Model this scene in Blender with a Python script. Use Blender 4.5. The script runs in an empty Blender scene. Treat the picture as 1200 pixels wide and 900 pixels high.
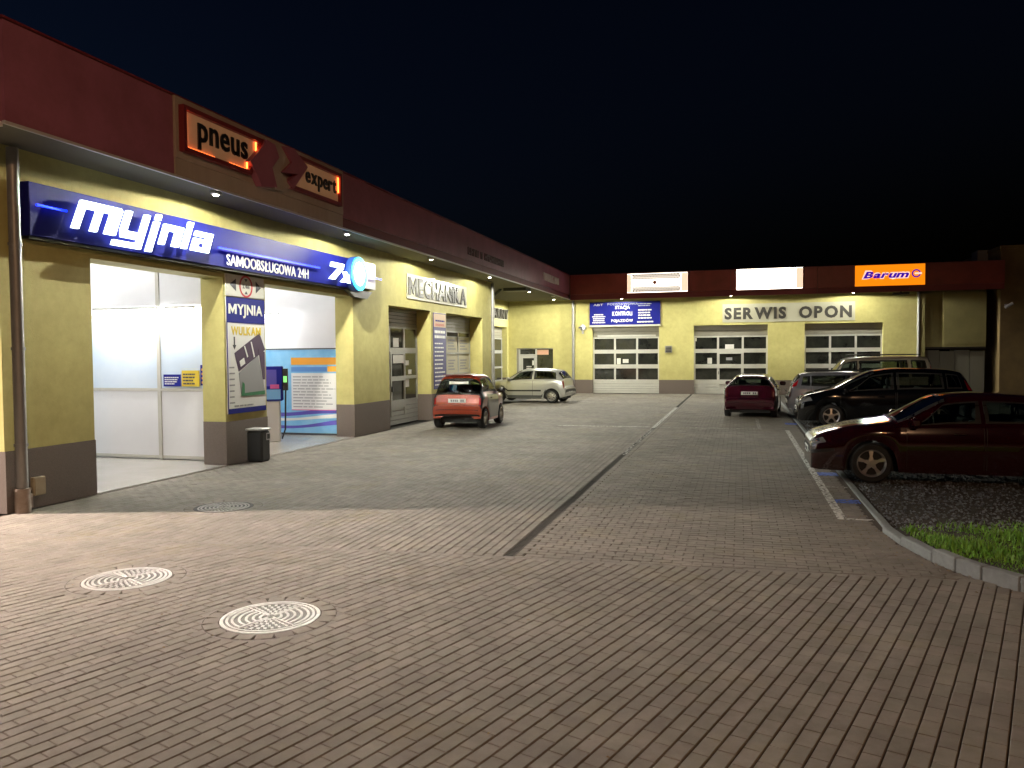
import bpy, math, random
import numpy as np
from mathutils import Matrix, Vector
random.seed(7); np.random.seed(7)
sc = bpy.context.scene
col = sc.collection
R = math.radians

# ------------------------------------------------------------------ camera
F_PX, YAW, PITCH, ROLL, EYE = 928.576, .278866, .037577, .0071315, 2.1
fwd0 = Vector((-math.sin(YAW), math.cos(YAW), 0)); rt0 = Vector((math.cos(YAW), math.sin(YAW), 0)); up0 = Vector((0, 0, 1))
fwd = fwd0*math.cos(PITCH) - up0*math.sin(PITCH); up1 = up0*math.cos(PITCH) + fwd0*math.sin(PITCH)
rt = rt0*math.cos(ROLL) - up1*math.sin(ROLL); up = up1*math.cos(ROLL) + rt0*math.sin(ROLL)
cd = bpy.data.cameras.new("camera"); cam = bpy.data.objects.new("camera", cd); col.objects.link(cam)
cd.sensor_width = 36; cd.lens = F_PX/1200*36; cd.clip_start = .05; cd.clip_end = 3000
m = Matrix((rt, up, -fwd)).transposed().to_4x4(); m.translation = (0, 0, EYE); cam.matrix_world = m
sc.camera = cam

# ------------------------------------------------------------------ night sky, exposure, renderer
w = bpy.data.worlds.new("World"); sc.world = w; w.use_nodes = True
nt = w.node_tree; bg = nt.nodes["Background"]
sky = nt.nodes.new("ShaderNodeTexSky"); sky.sky_type = 'NISHITA'; sky.sun_disc = False
sky.sun_elevation = R(-4.2); sky.sun_rotation = R(-110)
tint = nt.nodes.new('ShaderNodeMixRGB'); tint.blend_type = 'MULTIPLY'; tint.inputs[0].default_value = 1; tint.inputs[2].default_value = (.42, .75, 1.5, 1)
nt.links.new(sky.outputs[0], tint.inputs[1]); nt.links.new(tint.outputs[0], bg.inputs[0]); bg.inputs[1].default_value = .18
sc.view_settings.view_transform = 'Standard'; sc.view_settings.look = 'None'
sc.view_settings.exposure = 0; sc.view_settings.gamma = 1
sc.cycles.use_denoising = True
sc.cycles.max_bounces = 6; sc.cycles.diffuse_bounces = 3; sc.cycles.glossy_bounces = 3
sc.cycles.sample_clamp_indirect = 4
sc.cycles.caustics_reflective = False; sc.cycles.caustics_refractive = False

STREET_W, STREET2_W = 46000, 4600       # the two street lamps at the road, behind and beside the camera
FLOOD_W = 3.4                           # each small floodlight under the eaves
TUBE_E = 250                            # fluorescent tubes in the wash bays

# ------------------------------------------------------------------ materials
MATS = {}
def pm(name, c, rough=.6, metal=0., var=.0, scale=3., c2=None, bump=0., bscale=60., coat=0., spec=.5, emit=None, es=0., island=0., detail=6., streak=False, stain=(), moss_lamplight=0.):
    """principled material; colour mixed with c2 (or a darker c) by noise, optional bump and per-piece variation"""
    if name in MATS: return MATS[name]
    ma = bpy.data.materials.new(name); ma.use_nodes = True; n = ma.node_tree; N = n.nodes; L = n.links
    b = N["Principled BSDF"]; b.inputs["Roughness"].default_value = rough; b.inputs["Metallic"].default_value = metal
    b.inputs["Coat Weight"].default_value = coat; b.inputs["Coat Roughness"].default_value = .04; b.inputs["Specular IOR Level"].default_value = spec
    c = tuple(c)+(1,); b.inputs["Base Color"].default_value = c
    ma.diffuse_color = c
    if emit: b.inputs["Emission Color"].default_value = tuple(emit)+(1,); b.inputs["Emission Strength"].default_value = es
    tc = None
    if var or bump:
        tc = N.new("ShaderNodeNewGeometry")
    out = None
    def stained(col_in, scl, amt):
        no = N.new("ShaderNodeTexNoise"); no.inputs["Scale"].default_value = scl; no.inputs["Detail"].default_value = 9; no.inputs["Roughness"].default_value = .68
        L.new(tc.outputs["Position"], no.inputs["Vector"]); r = N.new("ShaderNodeValToRGB"); r.color_ramp.elements[0].position = .35; r.color_ramp.elements[1].position = .62
        lo = 1-amt; r.color_ramp.elements[0].color = (lo, lo*.98, lo*.94, 1); r.color_ramp.elements[1].color = (1, 1, 1, 1); L.new(no.outputs["Fac"], r.inputs[0])
        m_ = N.new("ShaderNodeMixRGB"); m_.blend_type = 'MULTIPLY'; m_.inputs[0].default_value = 1; L.new(col_in, m_.inputs[1]); L.new(r.outputs[0], m_.inputs[2]); return m_.outputs[0]
    if var:
        src = tc.outputs["Position"]
        if streak:
            mp = N.new("ShaderNodeMapping"); mp.inputs["Scale"].default_value = (1, 1, .16); L.new(src, mp.inputs[0]); src = mp.outputs[0]
        no = N.new("ShaderNodeTexNoise"); no.inputs["Scale"].default_value = scale; no.inputs["Detail"].default_value = detail; no.inputs["Roughness"].default_value = .62
        L.new(src, no.inputs["Vector"])
        rmp = N.new("ShaderNodeValToRGB"); rmp.color_ramp.elements[0].position = .33; rmp.color_ramp.elements[1].position = .7
        L.new(no.outputs["Fac"], rmp.inputs[0])
        mul = N.new("ShaderNodeMath"); mul.operation = 'MULTIPLY'; mul.inputs[1].default_value = var; L.new(rmp.outputs[0], mul.inputs[0])
        mx = N.new("ShaderNodeMixRGB"); mx.inputs[1].default_value = c; cc = c2 or tuple(v*.5 for v in c[:3]); mx.inputs[2].default_value = tuple(cc)+(1,)
        L.new(mul.outputs[0], mx.inputs[0]); out = mx.outputs[0]
        for q in stain: out = stained(out, *q)
    if island:
        g = N.new("ShaderNodeNewGeometry"); oi = N.new("ShaderNodeObjectInfo"); ad = N.new("ShaderNodeMath"); ad.operation = 'ADD'
        L.new(g.outputs["Random Per Island"], ad.inputs[0]); L.new(oi.outputs["Random"], ad.inputs[1])
        fr = N.new("ShaderNodeMath"); fr.operation = 'FRACT'; L.new(ad.outputs[0], fr.inputs[0])
        hs = N.new("ShaderNodeHueSaturation"); mr = N.new("ShaderNodeMapRange")
        mr.inputs[3].default_value = 1-island; mr.inputs[4].default_value = 1+island; L.new(fr.outputs[0], mr.inputs[0]); L.new(mr.outputs[0], hs.inputs["Value"])
        m2 = N.new("ShaderNodeMath"); m2.operation = 'MULTIPLY_ADD'; m2.inputs[1].default_value = 7.13; m2.inputs[2].default_value = 0; L.new(fr.outputs[0], m2.inputs[0])
        f2 = N.new("ShaderNodeMath"); f2.operation = 'FRACT'; L.new(m2.outputs[0], f2.inputs[0])
        mr2 = N.new("ShaderNodeMapRange"); mr2.inputs[3].default_value = .485; mr2.inputs[4].default_value = .512; L.new(f2.outputs[0], mr2.inputs[0]); L.new(mr2.outputs[0], hs.inputs["Hue"])
        if out: L.new(out, hs.inputs["Color"])
        else: hs.inputs["Color"].default_value = c
        out = hs.outputs[0]
    if moss_lamplight:  # mossy patches that also carry the street lamp's yellow in the colour
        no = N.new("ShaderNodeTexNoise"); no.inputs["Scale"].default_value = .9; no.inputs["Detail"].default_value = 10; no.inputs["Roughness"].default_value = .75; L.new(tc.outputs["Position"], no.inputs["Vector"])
        r = N.new("ShaderNodeMapRange"); r.inputs[1].default_value = .53; r.inputs[2].default_value = .72; r.inputs[4].default_value = moss_lamplight; L.new(no.outputs["Fac"], r.inputs[0])
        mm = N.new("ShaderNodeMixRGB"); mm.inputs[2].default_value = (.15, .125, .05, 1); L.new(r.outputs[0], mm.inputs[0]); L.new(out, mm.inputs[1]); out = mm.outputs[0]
    if out: L.new(out, b.inputs["Base Color"])
    if bump:
        n2 = N.new("ShaderNodeTexNoise"); n2.inputs["Scale"].default_value = bscale; n2.inputs["Detail"].default_value = 4
        L.new(tc.outputs["Position"], n2.inputs["Vector"])
        bp = N.new("ShaderNodeBump"); bp.inputs["Strength"].default_value = bump; bp.inputs["Distance"].default_value = .01
        L.new(n2.outputs["Fac"], bp.inputs["Height"]); L.new(bp.outputs[0], b.inputs["Normal"])
    MATS[name] = ma; return ma

PLASTER = pm("yellow_plaster", (.60, .555, .215), .85, var=.45, scale=1.1, c2=(.48, .44, .165), bump=.25, bscale=90, streak=True, stain=((.6, .16), (4, .12)))
PLINTH = pm("plinth_render", (.17, .135, .115), .8, var=.6, scale=90, c2=(.09, .07, .06), bump=.5, bscale=140, detail=2)
SOFFIT = pm("soffit_board", (.12, .11, .072), .8, var=.3, scale=.9)
FASCIA = pm("fascia_red", (.42, .15, .215), .29, spec=.6, var=.3, scale=.8, coat=.1, stain=((1.2, .25),))
FASCIAB = pm("rear_fascia_red", (.27, .035, .028), .42, var=.3, scale=.8, stain=((1.2, .25),))
FASCIA2 = pm("fascia_dark", (.20, .025, .03), .5, var=.3, scale=1.)
BEIGE = pm("beige_panel", (.52, .42, .34), .6, var=.5, scale=1.6, c2=(.26, .185, .13), streak=True)
STEEL = pm("galvanised_steel", (.30, .295, .285), .45, .35, var=.3, scale=5)
TRIM = pm("white_trim", (.75, .72, .68), .35, .3)
ALU = pm("grey_aluminium", (.46, .46, .43), .45, .3, var=.2, scale=6)
ALUW = pm("pale_gate_frame", (.54, .53, .475), .5, 0, var=.15, scale=5)
SLAT = pm("gate_slat", (.30, .285, .23), .5, .1, var=.25, scale=4)
DGLASS = pm("dark_glass", (.013, .014, .0125), .06, spec=.7, var=.8, scale=1.6, c2=(.05, .052, .042))
PAPER = pm("white_paper", (.75, .73, .68), .7)
PAPERY = pm("poster_paper", (.62, .58, .42), .6, var=.35, scale=7, c2=(.48, .44, .32))
INK = pm("dark_ink", (.05, .05, .06), .6)
BLACK = pm("black_plastic", (.012, .012, .013), .4)
RUBBER = pm("tyre_rubber", (.008, .008, .008), .75, bump=.3, bscale=200)
WHITEW = pm("bay_white", (.82, .83, .85), .35, var=.1, scale=1.)
BAYGLASS = pm("bay_pale_glass", (.60, .72, .86), .12, var=.6, scale=1.2, c2=(.75, .82, .88))
BAYFLOOR = pm("bay_concrete", (.42, .40, .36), .14, var=.6, scale=1.5, c2=(.56, .54, .5), bump=.1, bscale=40)
ASPHALT = pm("asphalt", (.05, .048, .045), .9, var=.5, scale=30, bump=.4, bscale=90)
PAVER = pm("concrete_paver", (.265, .243, .213), .8, var=.55, scale=7, c2=(.185, .166, .144), bump=.5, bscale=230, island=.10, stain=((.45, .30), (2.3, .25), (14, .18)), moss_lamplight=.6)
JOINT = pm("joint_sand", (.062, .047, .035), .95, var=.5, scale=25)
KERBM = pm("kerb_concrete", (.185, .20, .20), .85, var=.5, scale=14, bump=.4, bscale=160, island=.08)
BLUE = pm("blue_board", (.014, .018, .22), .6, spec=.12, var=.2, scale=2)
SILVER = pm("silver_panel", (.5, .49, .52), .35, .4)
BRICKN = pm("neighbour_render", (.20, .135, .055), .9, var=.7, scale=1.6, c2=(.11, .075, .035), bump=.5, bscale=30)
WHITE = pm("white_paint", (.78, .78, .76), .5)
GOLD = pm("yellow_print", (.70, .52, .04), .5)
GREEN = pm("green_print", (.01, .16, .05), .5)
GREYP = pm("grey_print", (.30, .30, .31), .5)
PURPP = pm("plum_print", (.06, .03, .07), .5)
ORANGEP = pm("orange_print", (.80, .35, .03), .5)
LBLUE = pm("light_blue_print", (.17, .45, .74), .3, var=.7, scale=2.4, c2=(.32, .62, .84))
VIOLET = pm("violet_print", (.10, .08, .42), .3)
PINK = pm("pink_print", (.65, .10, .30), .4)
REDP = pm("red_print", (.5, .02, .03), .5)
def emi(name, c, s): return pm(name, tuple(min(1, v) for v in c), .5, emit=c, es=s)
E_LETTER = emi("lit_white_letter", (.80, .92, 1.), 3)
E_BLUE = emi("blue_neon", (.004, .03, 1.), 2.6)
E_CYAN = emi("cyan_ring", (.0, .55, .75), 2.2)
E_CYANW = emi("cyan_white", (.75, .97, 1.), 3)
E_TUBE = emi("fluorescent_tube", (1., .98, .95), TUBE_E)
E_FLOOD = emi("flood_lens", (1., .95, .78), 55)
E_BOX = emi("lightbox_white", (1., .92, .80), 11)
E_BOXE = emi("lightbox_edge", (1., .60, .42), 1.25)
E_ORANGE = emi("lightbox_orange", (1., .245, .003), 1.12)
E_BAND = emi("lightbox_band", (1., .88, .74), 1.15)
E_HALO = emi("lightbox_pale", (1., .62, .50), 1.2)
E_PURPLE = emi("lightbox_purple", (.05, .0, .45), .8)
E_RED = emi("orange_tube", (1., .16, .03), 7)

def worn_paint(name, c, keep=.5):
    ma = pm(name, c, .7); n = ma.node_tree; N = n.nodes; L = n.links
    b = N["Principled BSDF"]; g = N.new("ShaderNodeNewGeometry"); no = N.new("ShaderNodeTexNoise"); no.inputs["Scale"].default_value = 18; no.inputs["Detail"].default_value = 6
    L.new(g.outputs["Position"], no.inputs["Vector"]); mr = N.new("ShaderNodeMapRange"); mr.inputs[1].default_value = .62-keep*.4; mr.inputs[2].default_value = .72-keep*.4
    L.new(no.outputs["Fac"], mr.inputs[0]); L.new(mr.outputs[0], b.inputs["Alpha"]); return ma
LINEP = worn_paint("worn_white_line", (.58, .56, .52), .52)
LINEP2 = worn_paint("faded_white_line", (.5, .48, .44), .35)
BLUEP = worn_paint("worn_blue_paint", (.06, .12, .50), .62)

# ------------------------------------------------------------------ mesh helpers
class MB:
    def __init__(s): s.v = []; s.f = []; s.m = []; s.mats = []
    def mi(s, mat):
        if mat not in s.mats: s.mats.append(mat)
        return s.mats.index(mat)
    def add(s, vs, fs, mat=None):
        o = len(s.v); s.v += [tuple(v) for v in vs]; k = s.mi(mat) if mat else 0
        for f in fs: s.f.append(tuple(i+o for i in f)); s.m.append(k)
    def box(s, x0, x1, y0, y1, z0, z1, mat=None, bev=0.):
        if bev > 0:
            b = min(bev, (x1-x0)*.3, (y1-y0)*.3, (z1-z0)*.3); vs = []; idx = {}
            for ax in range(3):
                for sx in (0, 1):
                    for sy in (0, 1):
                        for sz in (0, 1):
                            p = [x1 if sx else x0, y1 if sy else y0, z1 if sz else z0]
                            for k, sg in enumerate((sx, sy, sz)):
                                if k != ax: p[k] += -b if sg else b
                            idx[(ax, sx, sy, sz)] = len(vs); vs.append(p)
            fs = []
            def q(*a): fs.append(tuple(idx[i] for i in a))
            for s_ in (0, 1):
                q((0, s_, 0, 0), (0, s_, 1, 0), (0, s_, 1, 1), (0, s_, 0, 1)); q((1, 0, s_, 0), (1, 1, s_, 0), (1, 1, s_, 1), (1, 0, s_, 1)); q((2, 0, 0, s_), (2, 1, 0, s_), (2, 1, 1, s_), (2, 0, 1, s_))
                for t_ in (0, 1):
                    q((0, s_, t_, 0), (0, s_, t_, 1), (1, s_, t_, 1), (1, s_, t_, 0)); q((0, s_, 0, t_), (0, s_, 1, t_), (2, s_, 1, t_), (2, s_, 0, t_)); q((1, 0, s_, t_), (1, 1, s_, t_), (2, 1, s_, t_), (2, 0, s_, t_))
                    for u_ in (0, 1): q((0, s_, t_, u_), (1, s_, t_, u_), (2, s_, t_, u_))
            s.add(vs, fs, mat); return s
        s.add([(x0, y0, z0), (x1, y0, z0), (x1, y1, z0), (x0, y1, z0), (x0, y0, z1), (x1, y0, z1), (x1, y1, z1), (x0, y1, z1)],
              [(0, 3, 2, 1), (4, 5, 6, 7), (0, 1, 5, 4), (1, 2, 6, 5), (2, 3, 7, 6), (3, 0, 4, 7)], mat); return s
    def prism(s, poly, z0, z1, mat=None):
        n = len(poly); a = sum(poly[i][0]*poly[(i+1) % n][1]-poly[(i+1) % n][0]*poly[i][1] for i in range(n))
        if a < 0: poly = poly[::-1]
        s.add([(p[0], p[1], z0) for p in poly]+[(p[0], p[1], z1) for p in poly],
              [tuple(range(n-1, -1, -1)), tuple(range(n, 2*n))]+[(i, (i+1) % n, n+(i+1) % n, n+i) for i in range(n)], mat); return s
    def cyl(s, c, ax, r, h, n=16, mat=None, r2=None, a0=0.):
        """cylinder from point c along unit axis index ax (0,1,2) by h"""
        r2 = r if r2 is None else r2; vs = []
        for rr, hh in ((r, 0), (r2, h)):
            for i in range(n):
                a = 2*math.pi*i/n+a0; p = [0, 0, 0]; p[ax] = hh; p[(ax+1) % 3] = rr*math.cos(a); p[(ax+2) % 3] = rr*math.sin(a)
                vs.append([c[k]+p[k] for k in range(3)])
        fs = [tuple(range(n-1, -1, -1)), tuple(range(n, 2*n))]+[(i, (i+1) % n, n+(i+1) % n, n+i) for i in range(n)]
        if h < 0: fs = [f[::-1] for f in fs]
        s.add(vs, fs, mat); return s
    def lathe(s, prof, ax, c=(0, 0, 0), n=24, mat=None, closed=False):
        """prof: list of (radius, height along axis)"""
        vs = []; k = len(prof)
        for i in range(n):
            a = 2*math.pi*i/n
            for r, h in prof:
                p = [0, 0, 0]; p[ax] = h; p[(ax+1) % 3] = r*math.cos(a); p[(ax+2) % 3] = r*math.sin(a); vs.append([c[q]+p[q] for q in range(3)])
        fs = []
        for i in range(n):
            j = (i+1) % n
            for q in range(k if closed else k-1):
                r_ = (q+1) % k; fs.append((i*k+q, j*k+q, j*k+r_, i*k+r_))
        s.add(vs, fs, mat); return s
    def bar(s, a, b, r, mat=None, n=6):
        a, b = Vector(a), Vector(b); d = (b-a).normalized(); u = d.orthogonal().normalized(); v_ = d.cross(u); vs = []
        for p in (a, b):
            for i in range(n):
                t = 2*math.pi*i/n; vs.append(p+u*r*math.cos(t)+v_*r*math.sin(t))
        s.add(vs, [tuple(range(n-1, -1, -1)), tuple(range(n, 2*n))]+[(i, (i+1) % n, n+(i+1) % n, n+i) for i in range(n)], mat); return s
    def mesh(s, name, mat, smooth=None):
        me = bpy.data.meshes.new(name); me.from_pydata([tuple(v) for v in s.v], [], s.f)
        if s.mats:
            for q in s.mats: me.materials.append(q)
            me.polygons.foreach_set("material_index", s.m)
        else: me.materials.append(mat)
        if smooth is not None:
            me.polygons.foreach_set("use_smooth", [True]*len(me.polygons)); me.set_sharp_from_angle(angle=R(smooth))
        me.update(); return me
    def build(s, name, mat=None, parent=None, smooth=None, M=None):
        o = bpy.data.objects.new(name, s.mesh(name, mat, smooth)); col.objects.link(o)
        if parent: o.parent = parent
        if M is not None: o.matrix_local = M
        return o
def tag(o, label=None, cat=None, group=None, kind=None):
    for k, v in (("label", label), ("category", cat), ("group", group), ("kind", kind)):
        if v: o[k] = v
    return o
def thing(name, label, cat, M=None, group=None):
    o = bpy.data.objects.new(name, None); col.objects.link(o); o.empty_display_size = .2
    if M is not None: o.matrix_world = M if isinstance(M, Matrix) else Matrix.Translation(M)
    return tag(o, label, cat, group)
def structure(o): o["kind"] = "structure"; return o
def box(name, mat, parent, x0, x1, y0, y1, z0, z1, bev=0., M=None): return MB().box(x0, x1, y0, y1, z0, z1, None, bev).build(name, mat, parent, M=M)
def ML(y, z, x=-9.46): return Matrix(((0, 0, 1, x), (1, 0, 0, y), (0, 1, 0, z), (0, 0, 0, 1)))       # wall facing +X: u=Y, v=Z, w=+X
def MBK(x, z, y=41.5): return Matrix(((1, 0, 0, x), (0, 0, -1, y), (0, 1, 0, z), (0, 0, 0, 1)))      # wall facing -Y: u=X, v=Z, w=-Y

def glyph(body, bold=0., ext=.0, shear=0.):
    c = bpy.data.curves.new("lettering", "FONT"); c.body = body; c.offset = bold; c.extrude = ext; c.shear = shear; c.resolution_u = 3
    o = bpy.data.objects.new("lettering", c); col.objects.link(o); bpy.context.view_layer.update()
    me = o.to_mesh(); n = len(me.vertices); co = np.empty(n*3, 'f'); me.vertices.foreach_get("co", co); co = co.reshape(-1, 3).copy()
    fs = [tuple(p.vertices) for p in me.polygons]; o.to_mesh_clear(); bpy.data.objects.remove(o); bpy.data.curves.remove(c); return co, fs
def char_geo(ch, bold):
    if ch == 'M':                        # the built-in M closes up when bold, so it is drawn here
        t = .15+bold*1.6; W = .86; H = .70; b = MB()
        b.prism([(0, 0), (t, 0), (t, H), (0, H)], -.5, .5).prism([(W-t, 0), (W, 0), (W, H), (W-t, H)], -.5, .5)
        b.prism([(t*1.01, H), (t*1.01, H-.30), (W/2-.005, .04), (W/2-.005, .34)], -.499, .499).prism([(W-t*1.01, H), (W-t*1.01, H-.30), (W/2+.005, .04), (W/2+.005, .34)], -.499, .499)
        return np.array(b.v), b.f
    return glyph(ch, bold, .5)
def text(body, parent, mat, u0, u1, v0, v1, w, depth=.004, bold=.02, shear=0., name="lettering", each=False, M=None):
    """lettering fitted to the box (u0..u1, v0..v1) of the parent's plane, standing depth proud of w; each=True gives one mesh per letter"""
    x = 0; L_ = []
    for ch in body:
        if ch == ' ': x += .34; continue
        co, fs = char_geo(ch, bold); co = co.astype(float).copy(); co[:, 0] += x-co[:, 0].min()-(.16 if ch == 'J' else .05 if ch in 'WYATV' else 0); x = co[:, 0].max()+(.075+bold if each or shear == 0 else .03)-(.05 if ch in 'WYATVL' else 0); L_.append((co, fs))
    al = np.vstack([c for c, f in L_]); al[:, 0] += shear*al[:, 1]; lo, hi = al.min(0), al.max(0); sc_ = np.array([(u1-u0)/(hi[0]-lo[0]), (v1-v0)/(hi[1]-lo[1]), depth]); allb = MB()
    for co, fs in L_:
        co[:, 0] += shear*co[:, 1]; p = ((co-np.array([lo[0], lo[1], -.5]))*sc_+np.array([u0, v0, w])).tolist()
        if each: q = MB(); q.add(p, fs); q.build("letter", mat, parent, M=M)
        else: allb.add(p, fs)
    if not each: return allb.build(name, mat, parent, M=M)
def lines(parent, mat, u0, u1, v0, v1, n, w, th=.5, ragged=.35, name="printed_line", center=False):
    """rows of small print too small to read in the photograph"""
    b = MB(); dv = (v1-v0)/n
    for i in range(n):
        e = (u1-u0)*(1-random.random()*ragged); v = v1-(i+1)*dv; a = u0+(u1-u0-e)/2 if center else u0; x = a
        while x < a+e-.001:
            l = min((u1-u0)*random.uniform(.08, .24), a+e-x); b.box(x, x+l, v, v+dv*th, w, w+.002); x += l+(u1-u0)*.025
    return b.build(name, mat, parent)

# ------------------------------------------------------------------ ground
def sheet(name, mat, x0, x1, y0, y1, z, parent=None):
    b = MB(); b.add([(x0, y0, z), (x1, y0, z), (x1, y1, z), (x0, y1, z)], [(0, 1, 2, 3)]); return b.build(name, mat, parent)
structure(sheet("ground", ASPHALT, -900, 900, -900, 900, -.05))
pave = MB()
pave.add([(-9.47, -6, -.012), (9., -6, -.012), (9., 5.9, -.012), (6.1, 6.16, -.012), (4.2, 6.72, -.012), (3.2, 7.25, -.012), (2.2, 8.1, -.012), (1.76, 9.4, -.012), (1.67, 10.3, -.012), (1.67, 41.52, -.012), (-9.47, 41.52, -.012)], [tuple(range(11))])
pave = structure(pave.build("pavement", JOINT))

HOLES = [(-5.57, 6.15, .36), (-3.62, 5.53, .36), (-6.9, 9.45, .36)]
def edge_y(x): return 7.81+.06*(x+2.25)
PW, PL, GAP = .1065, .2, .0075
cen = []                                # x, y, angle of the long side from +Y towards +X, length, width
th = R(18.3); u = np.array([math.sin(th), math.cos(th)]); v = np.array([math.cos(th), -math.sin(th)])
for i in range(-130, 200):
    sh = PL*.5*(i % 2)+random.uniform(-.012, .012)
    for j in range(-40, 75):
        p = v*i*PW+u*(j*PL+sh)
        if p[1] < -1: continue
        if -9.4 < p[0] < 7. and .8 < p[1] < edge_y(p[0])+.1:
            cen.append((p[0], p[1], th, PL, PW))
for i in range(int((9.44-2.33)/PW)):
    x = -2.358-(i+.5)*PW; sh = PL*.5*(i % 2)+random.uniform(-.012, .012)
    for j in range(170):
        y = 7.5+j*PL+sh
        if y > edge_y(x)-.1 and y < 41.4: cen.append((x, y, 0., PL, PW))
for j in range(int(33.6/PW)):
    y = 7.78+(j+.5)*PW; sh = PL*.5*(j % 2)
    for i in range(-1, 26):
        x = -2.242+i*PL+sh+PL*.5+random.uniform(-.003, .003)
        if -2.18 < x < (1.75 if y > 10 else 3.4) and y > edge_y(x)-.05: cen.append((x, y, math.pi/2, PL, PW))
    if sh > .02 and y > edge_y(-2.2)-.05: cen.append((-2.2, y, math.pi/2, .084, PW))
KERB = [(1.60, 10.35), (1.62, 10.05), (1.70, 9.40), (1.86, 8.72), (1.99, 8.38), (2.14, 8.10), (2.36, 7.80), (2.66, 7.50), (3.05, 7.22), (3.5, 6.98), (4.3, 6.62), (5.2, 6.32), (6.15, 6.1), (7.1, 5.96), (8.1, 5.9)]
def kerb_x(y):
    for (xa, ya), (xb, yb) in zip(KERB, KERB[1:]):
        if yb <= y <= ya: return xa+(xb-xa)*(ya-y)/(ya-yb)
    return 1.6 if y > 10 else 50.
def allowed(x, y, zone):
    if x > kerb_x(y)-.006 or any((x-hx)**2+(y-hy)**2 < .53**2 for hx, hy, _ in HOLES): return False
    return y < edge_y(x)-.004 if zone == 'A' else y > edge_y(x)+.004
def cut(c):
    """shorten a paver lengthwise where it meets the zone edge, the kerb or a manhole ring, as a paver saw would"""
    x, y, th, L, W = c; zone = 'A' if .1 < th < 1 else ('C' if th > 1 else 'B'); d = (math.sin(th), math.cos(th))
    if zone == 'C':
        e = edge_y(x)+.006
        if y-W/2 < e: W2 = y+W/2-e; y = e+W2/2; W = W2
        if W < .03: return None
    q = [allowed(x+d[0]*L*(i/16-.5), y+d[1]*L*(i/16-.5)+(.02 if zone == 'C' else 0), zone) for i in range(17)]
    if all(q): return (x, y, th, L, W)
    best = (0, 0); i = 0
    while i < 17:
        if q[i]:
            j = i
            while j < 16 and q[j+1]: j += 1
            if j-i > best[1]-best[0]: best = (i, j)
            i = j
        i += 1
    if best[1]-best[0] < 3: return None
    m_ = (best[0]+best[1])/32-.5; return (x+d[0]*L*m_, y+d[1]*L*m_, th, L*(best[1]-best[0])/16, W)
cen = np.array([q for q in map(cut, cen) if q])
ring = []
for hx, hy, hr in HOLES:
    for i in range(20):
        a = 2*math.pi*(i+.5)/20; ring.append((hx+.455*math.cos(a), hy+.455*math.sin(a), math.pi/2-a, .125, .143))
cen = np.vstack([cen, np.array(ring)])
def in_view(p):
    d = p-np.array([0, 0, EYE]); z = d@np.array(fwd); x = d@np.array(rt)/z*F_PX; y = d@np.array(up)/z*F_PX
    return (z > 0) & (abs(x) < 606) & (y > -455)
P3 = np.c_[cen[:, :2], np.zeros(len(cen))]; vis = in_view(P3); dist = np.linalg.norm(P3-np.array([0, 0, EYE]), axis=1)
order = np.argsort(np.where(vis, dist, 1e6)); near = set(order[:300].tolist())
def paver_arrays(c):
    n = len(c); hl, hw = c[:, 3]/2-.0018, c[:, 4]/2-.0042; b = .004
    V = np.zeros((n, 12, 3)); sg = [(-1, -1), (1, -1), (1, 1), (-1, 1)]
    for k, (a, d) in enumerate(sg):
        for lay, (ins, z) in enumerate(((b, 0.), (0, -.006), (0, -.03))):
            V[:, lay*4+k, 0] = a*(hw-ins); V[:, lay*4+k, 1] = d*(hl-ins); V[:, lay*4+k, 2] = z
    tx, ty = np.random.normal(0, .006, n), np.random.normal(0, .004, n); dz = np.random.normal(0, .0011, n)
    V[:, :, 2] += V[:, :, 0]*tx[:, None]+V[:, :, 1]*ty[:, None]+dz[:, None]
    return V
QF = np.array([(0, 1, 2, 3)]+[(4+i, 4+(i+1) % 4, (i+1) % 4, i) for i in range(4)]+[(8+i, 8+(i+1) % 4, 4+(i+1) % 4, 4+i) for i in range(4)])
def fast_mesh(name, V, Fq, mat):
    me = bpy.data.meshes.new(name); me.vertices.add(len(V)); me.vertices.foreach_set("co", V.astype('f').ravel())
    k = Fq.shape[1]; me.loops.add(Fq.size); me.loops.foreach_set("vertex_index", Fq.astype('i').ravel())
    me.polygons.add(len(Fq)); me.polygons.foreach_set("loop_start", np.arange(0, Fq.size, k, dtype='i')); me.update(calc_edges=True); me.validate(); me.polygons.foreach_set('use_smooth', np.zeros(len(me.polygons), dtype=bool)); me.materials.append(mat); return me
def rotated(V, c):
    ca, sa = np.cos(c[:, 2])[:, None], np.sin(c[:, 2])[:, None]; W = V.copy()
    W[:, :, 0] = V[:, :, 0]*ca+V[:, :, 1]*sa+c[:, 0][:, None]; W[:, :, 1] = -V[:, :, 0]*sa+V[:, :, 1]*ca+c[:, 1][:, None]; return W
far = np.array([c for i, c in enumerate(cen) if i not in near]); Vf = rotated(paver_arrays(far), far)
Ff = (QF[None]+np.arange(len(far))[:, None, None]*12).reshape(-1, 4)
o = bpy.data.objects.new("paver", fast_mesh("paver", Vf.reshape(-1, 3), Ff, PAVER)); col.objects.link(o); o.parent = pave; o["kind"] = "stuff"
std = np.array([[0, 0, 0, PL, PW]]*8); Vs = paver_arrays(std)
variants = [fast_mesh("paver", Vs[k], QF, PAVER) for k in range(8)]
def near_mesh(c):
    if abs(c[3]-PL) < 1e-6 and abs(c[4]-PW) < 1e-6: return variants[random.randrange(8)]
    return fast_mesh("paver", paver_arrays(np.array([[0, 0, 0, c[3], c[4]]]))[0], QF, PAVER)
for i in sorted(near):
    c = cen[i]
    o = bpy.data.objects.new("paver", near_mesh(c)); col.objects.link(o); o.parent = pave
    o.location = (c[0], c[1], 0); o.rotation_euler = (0, 0, -c[2])
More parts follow.
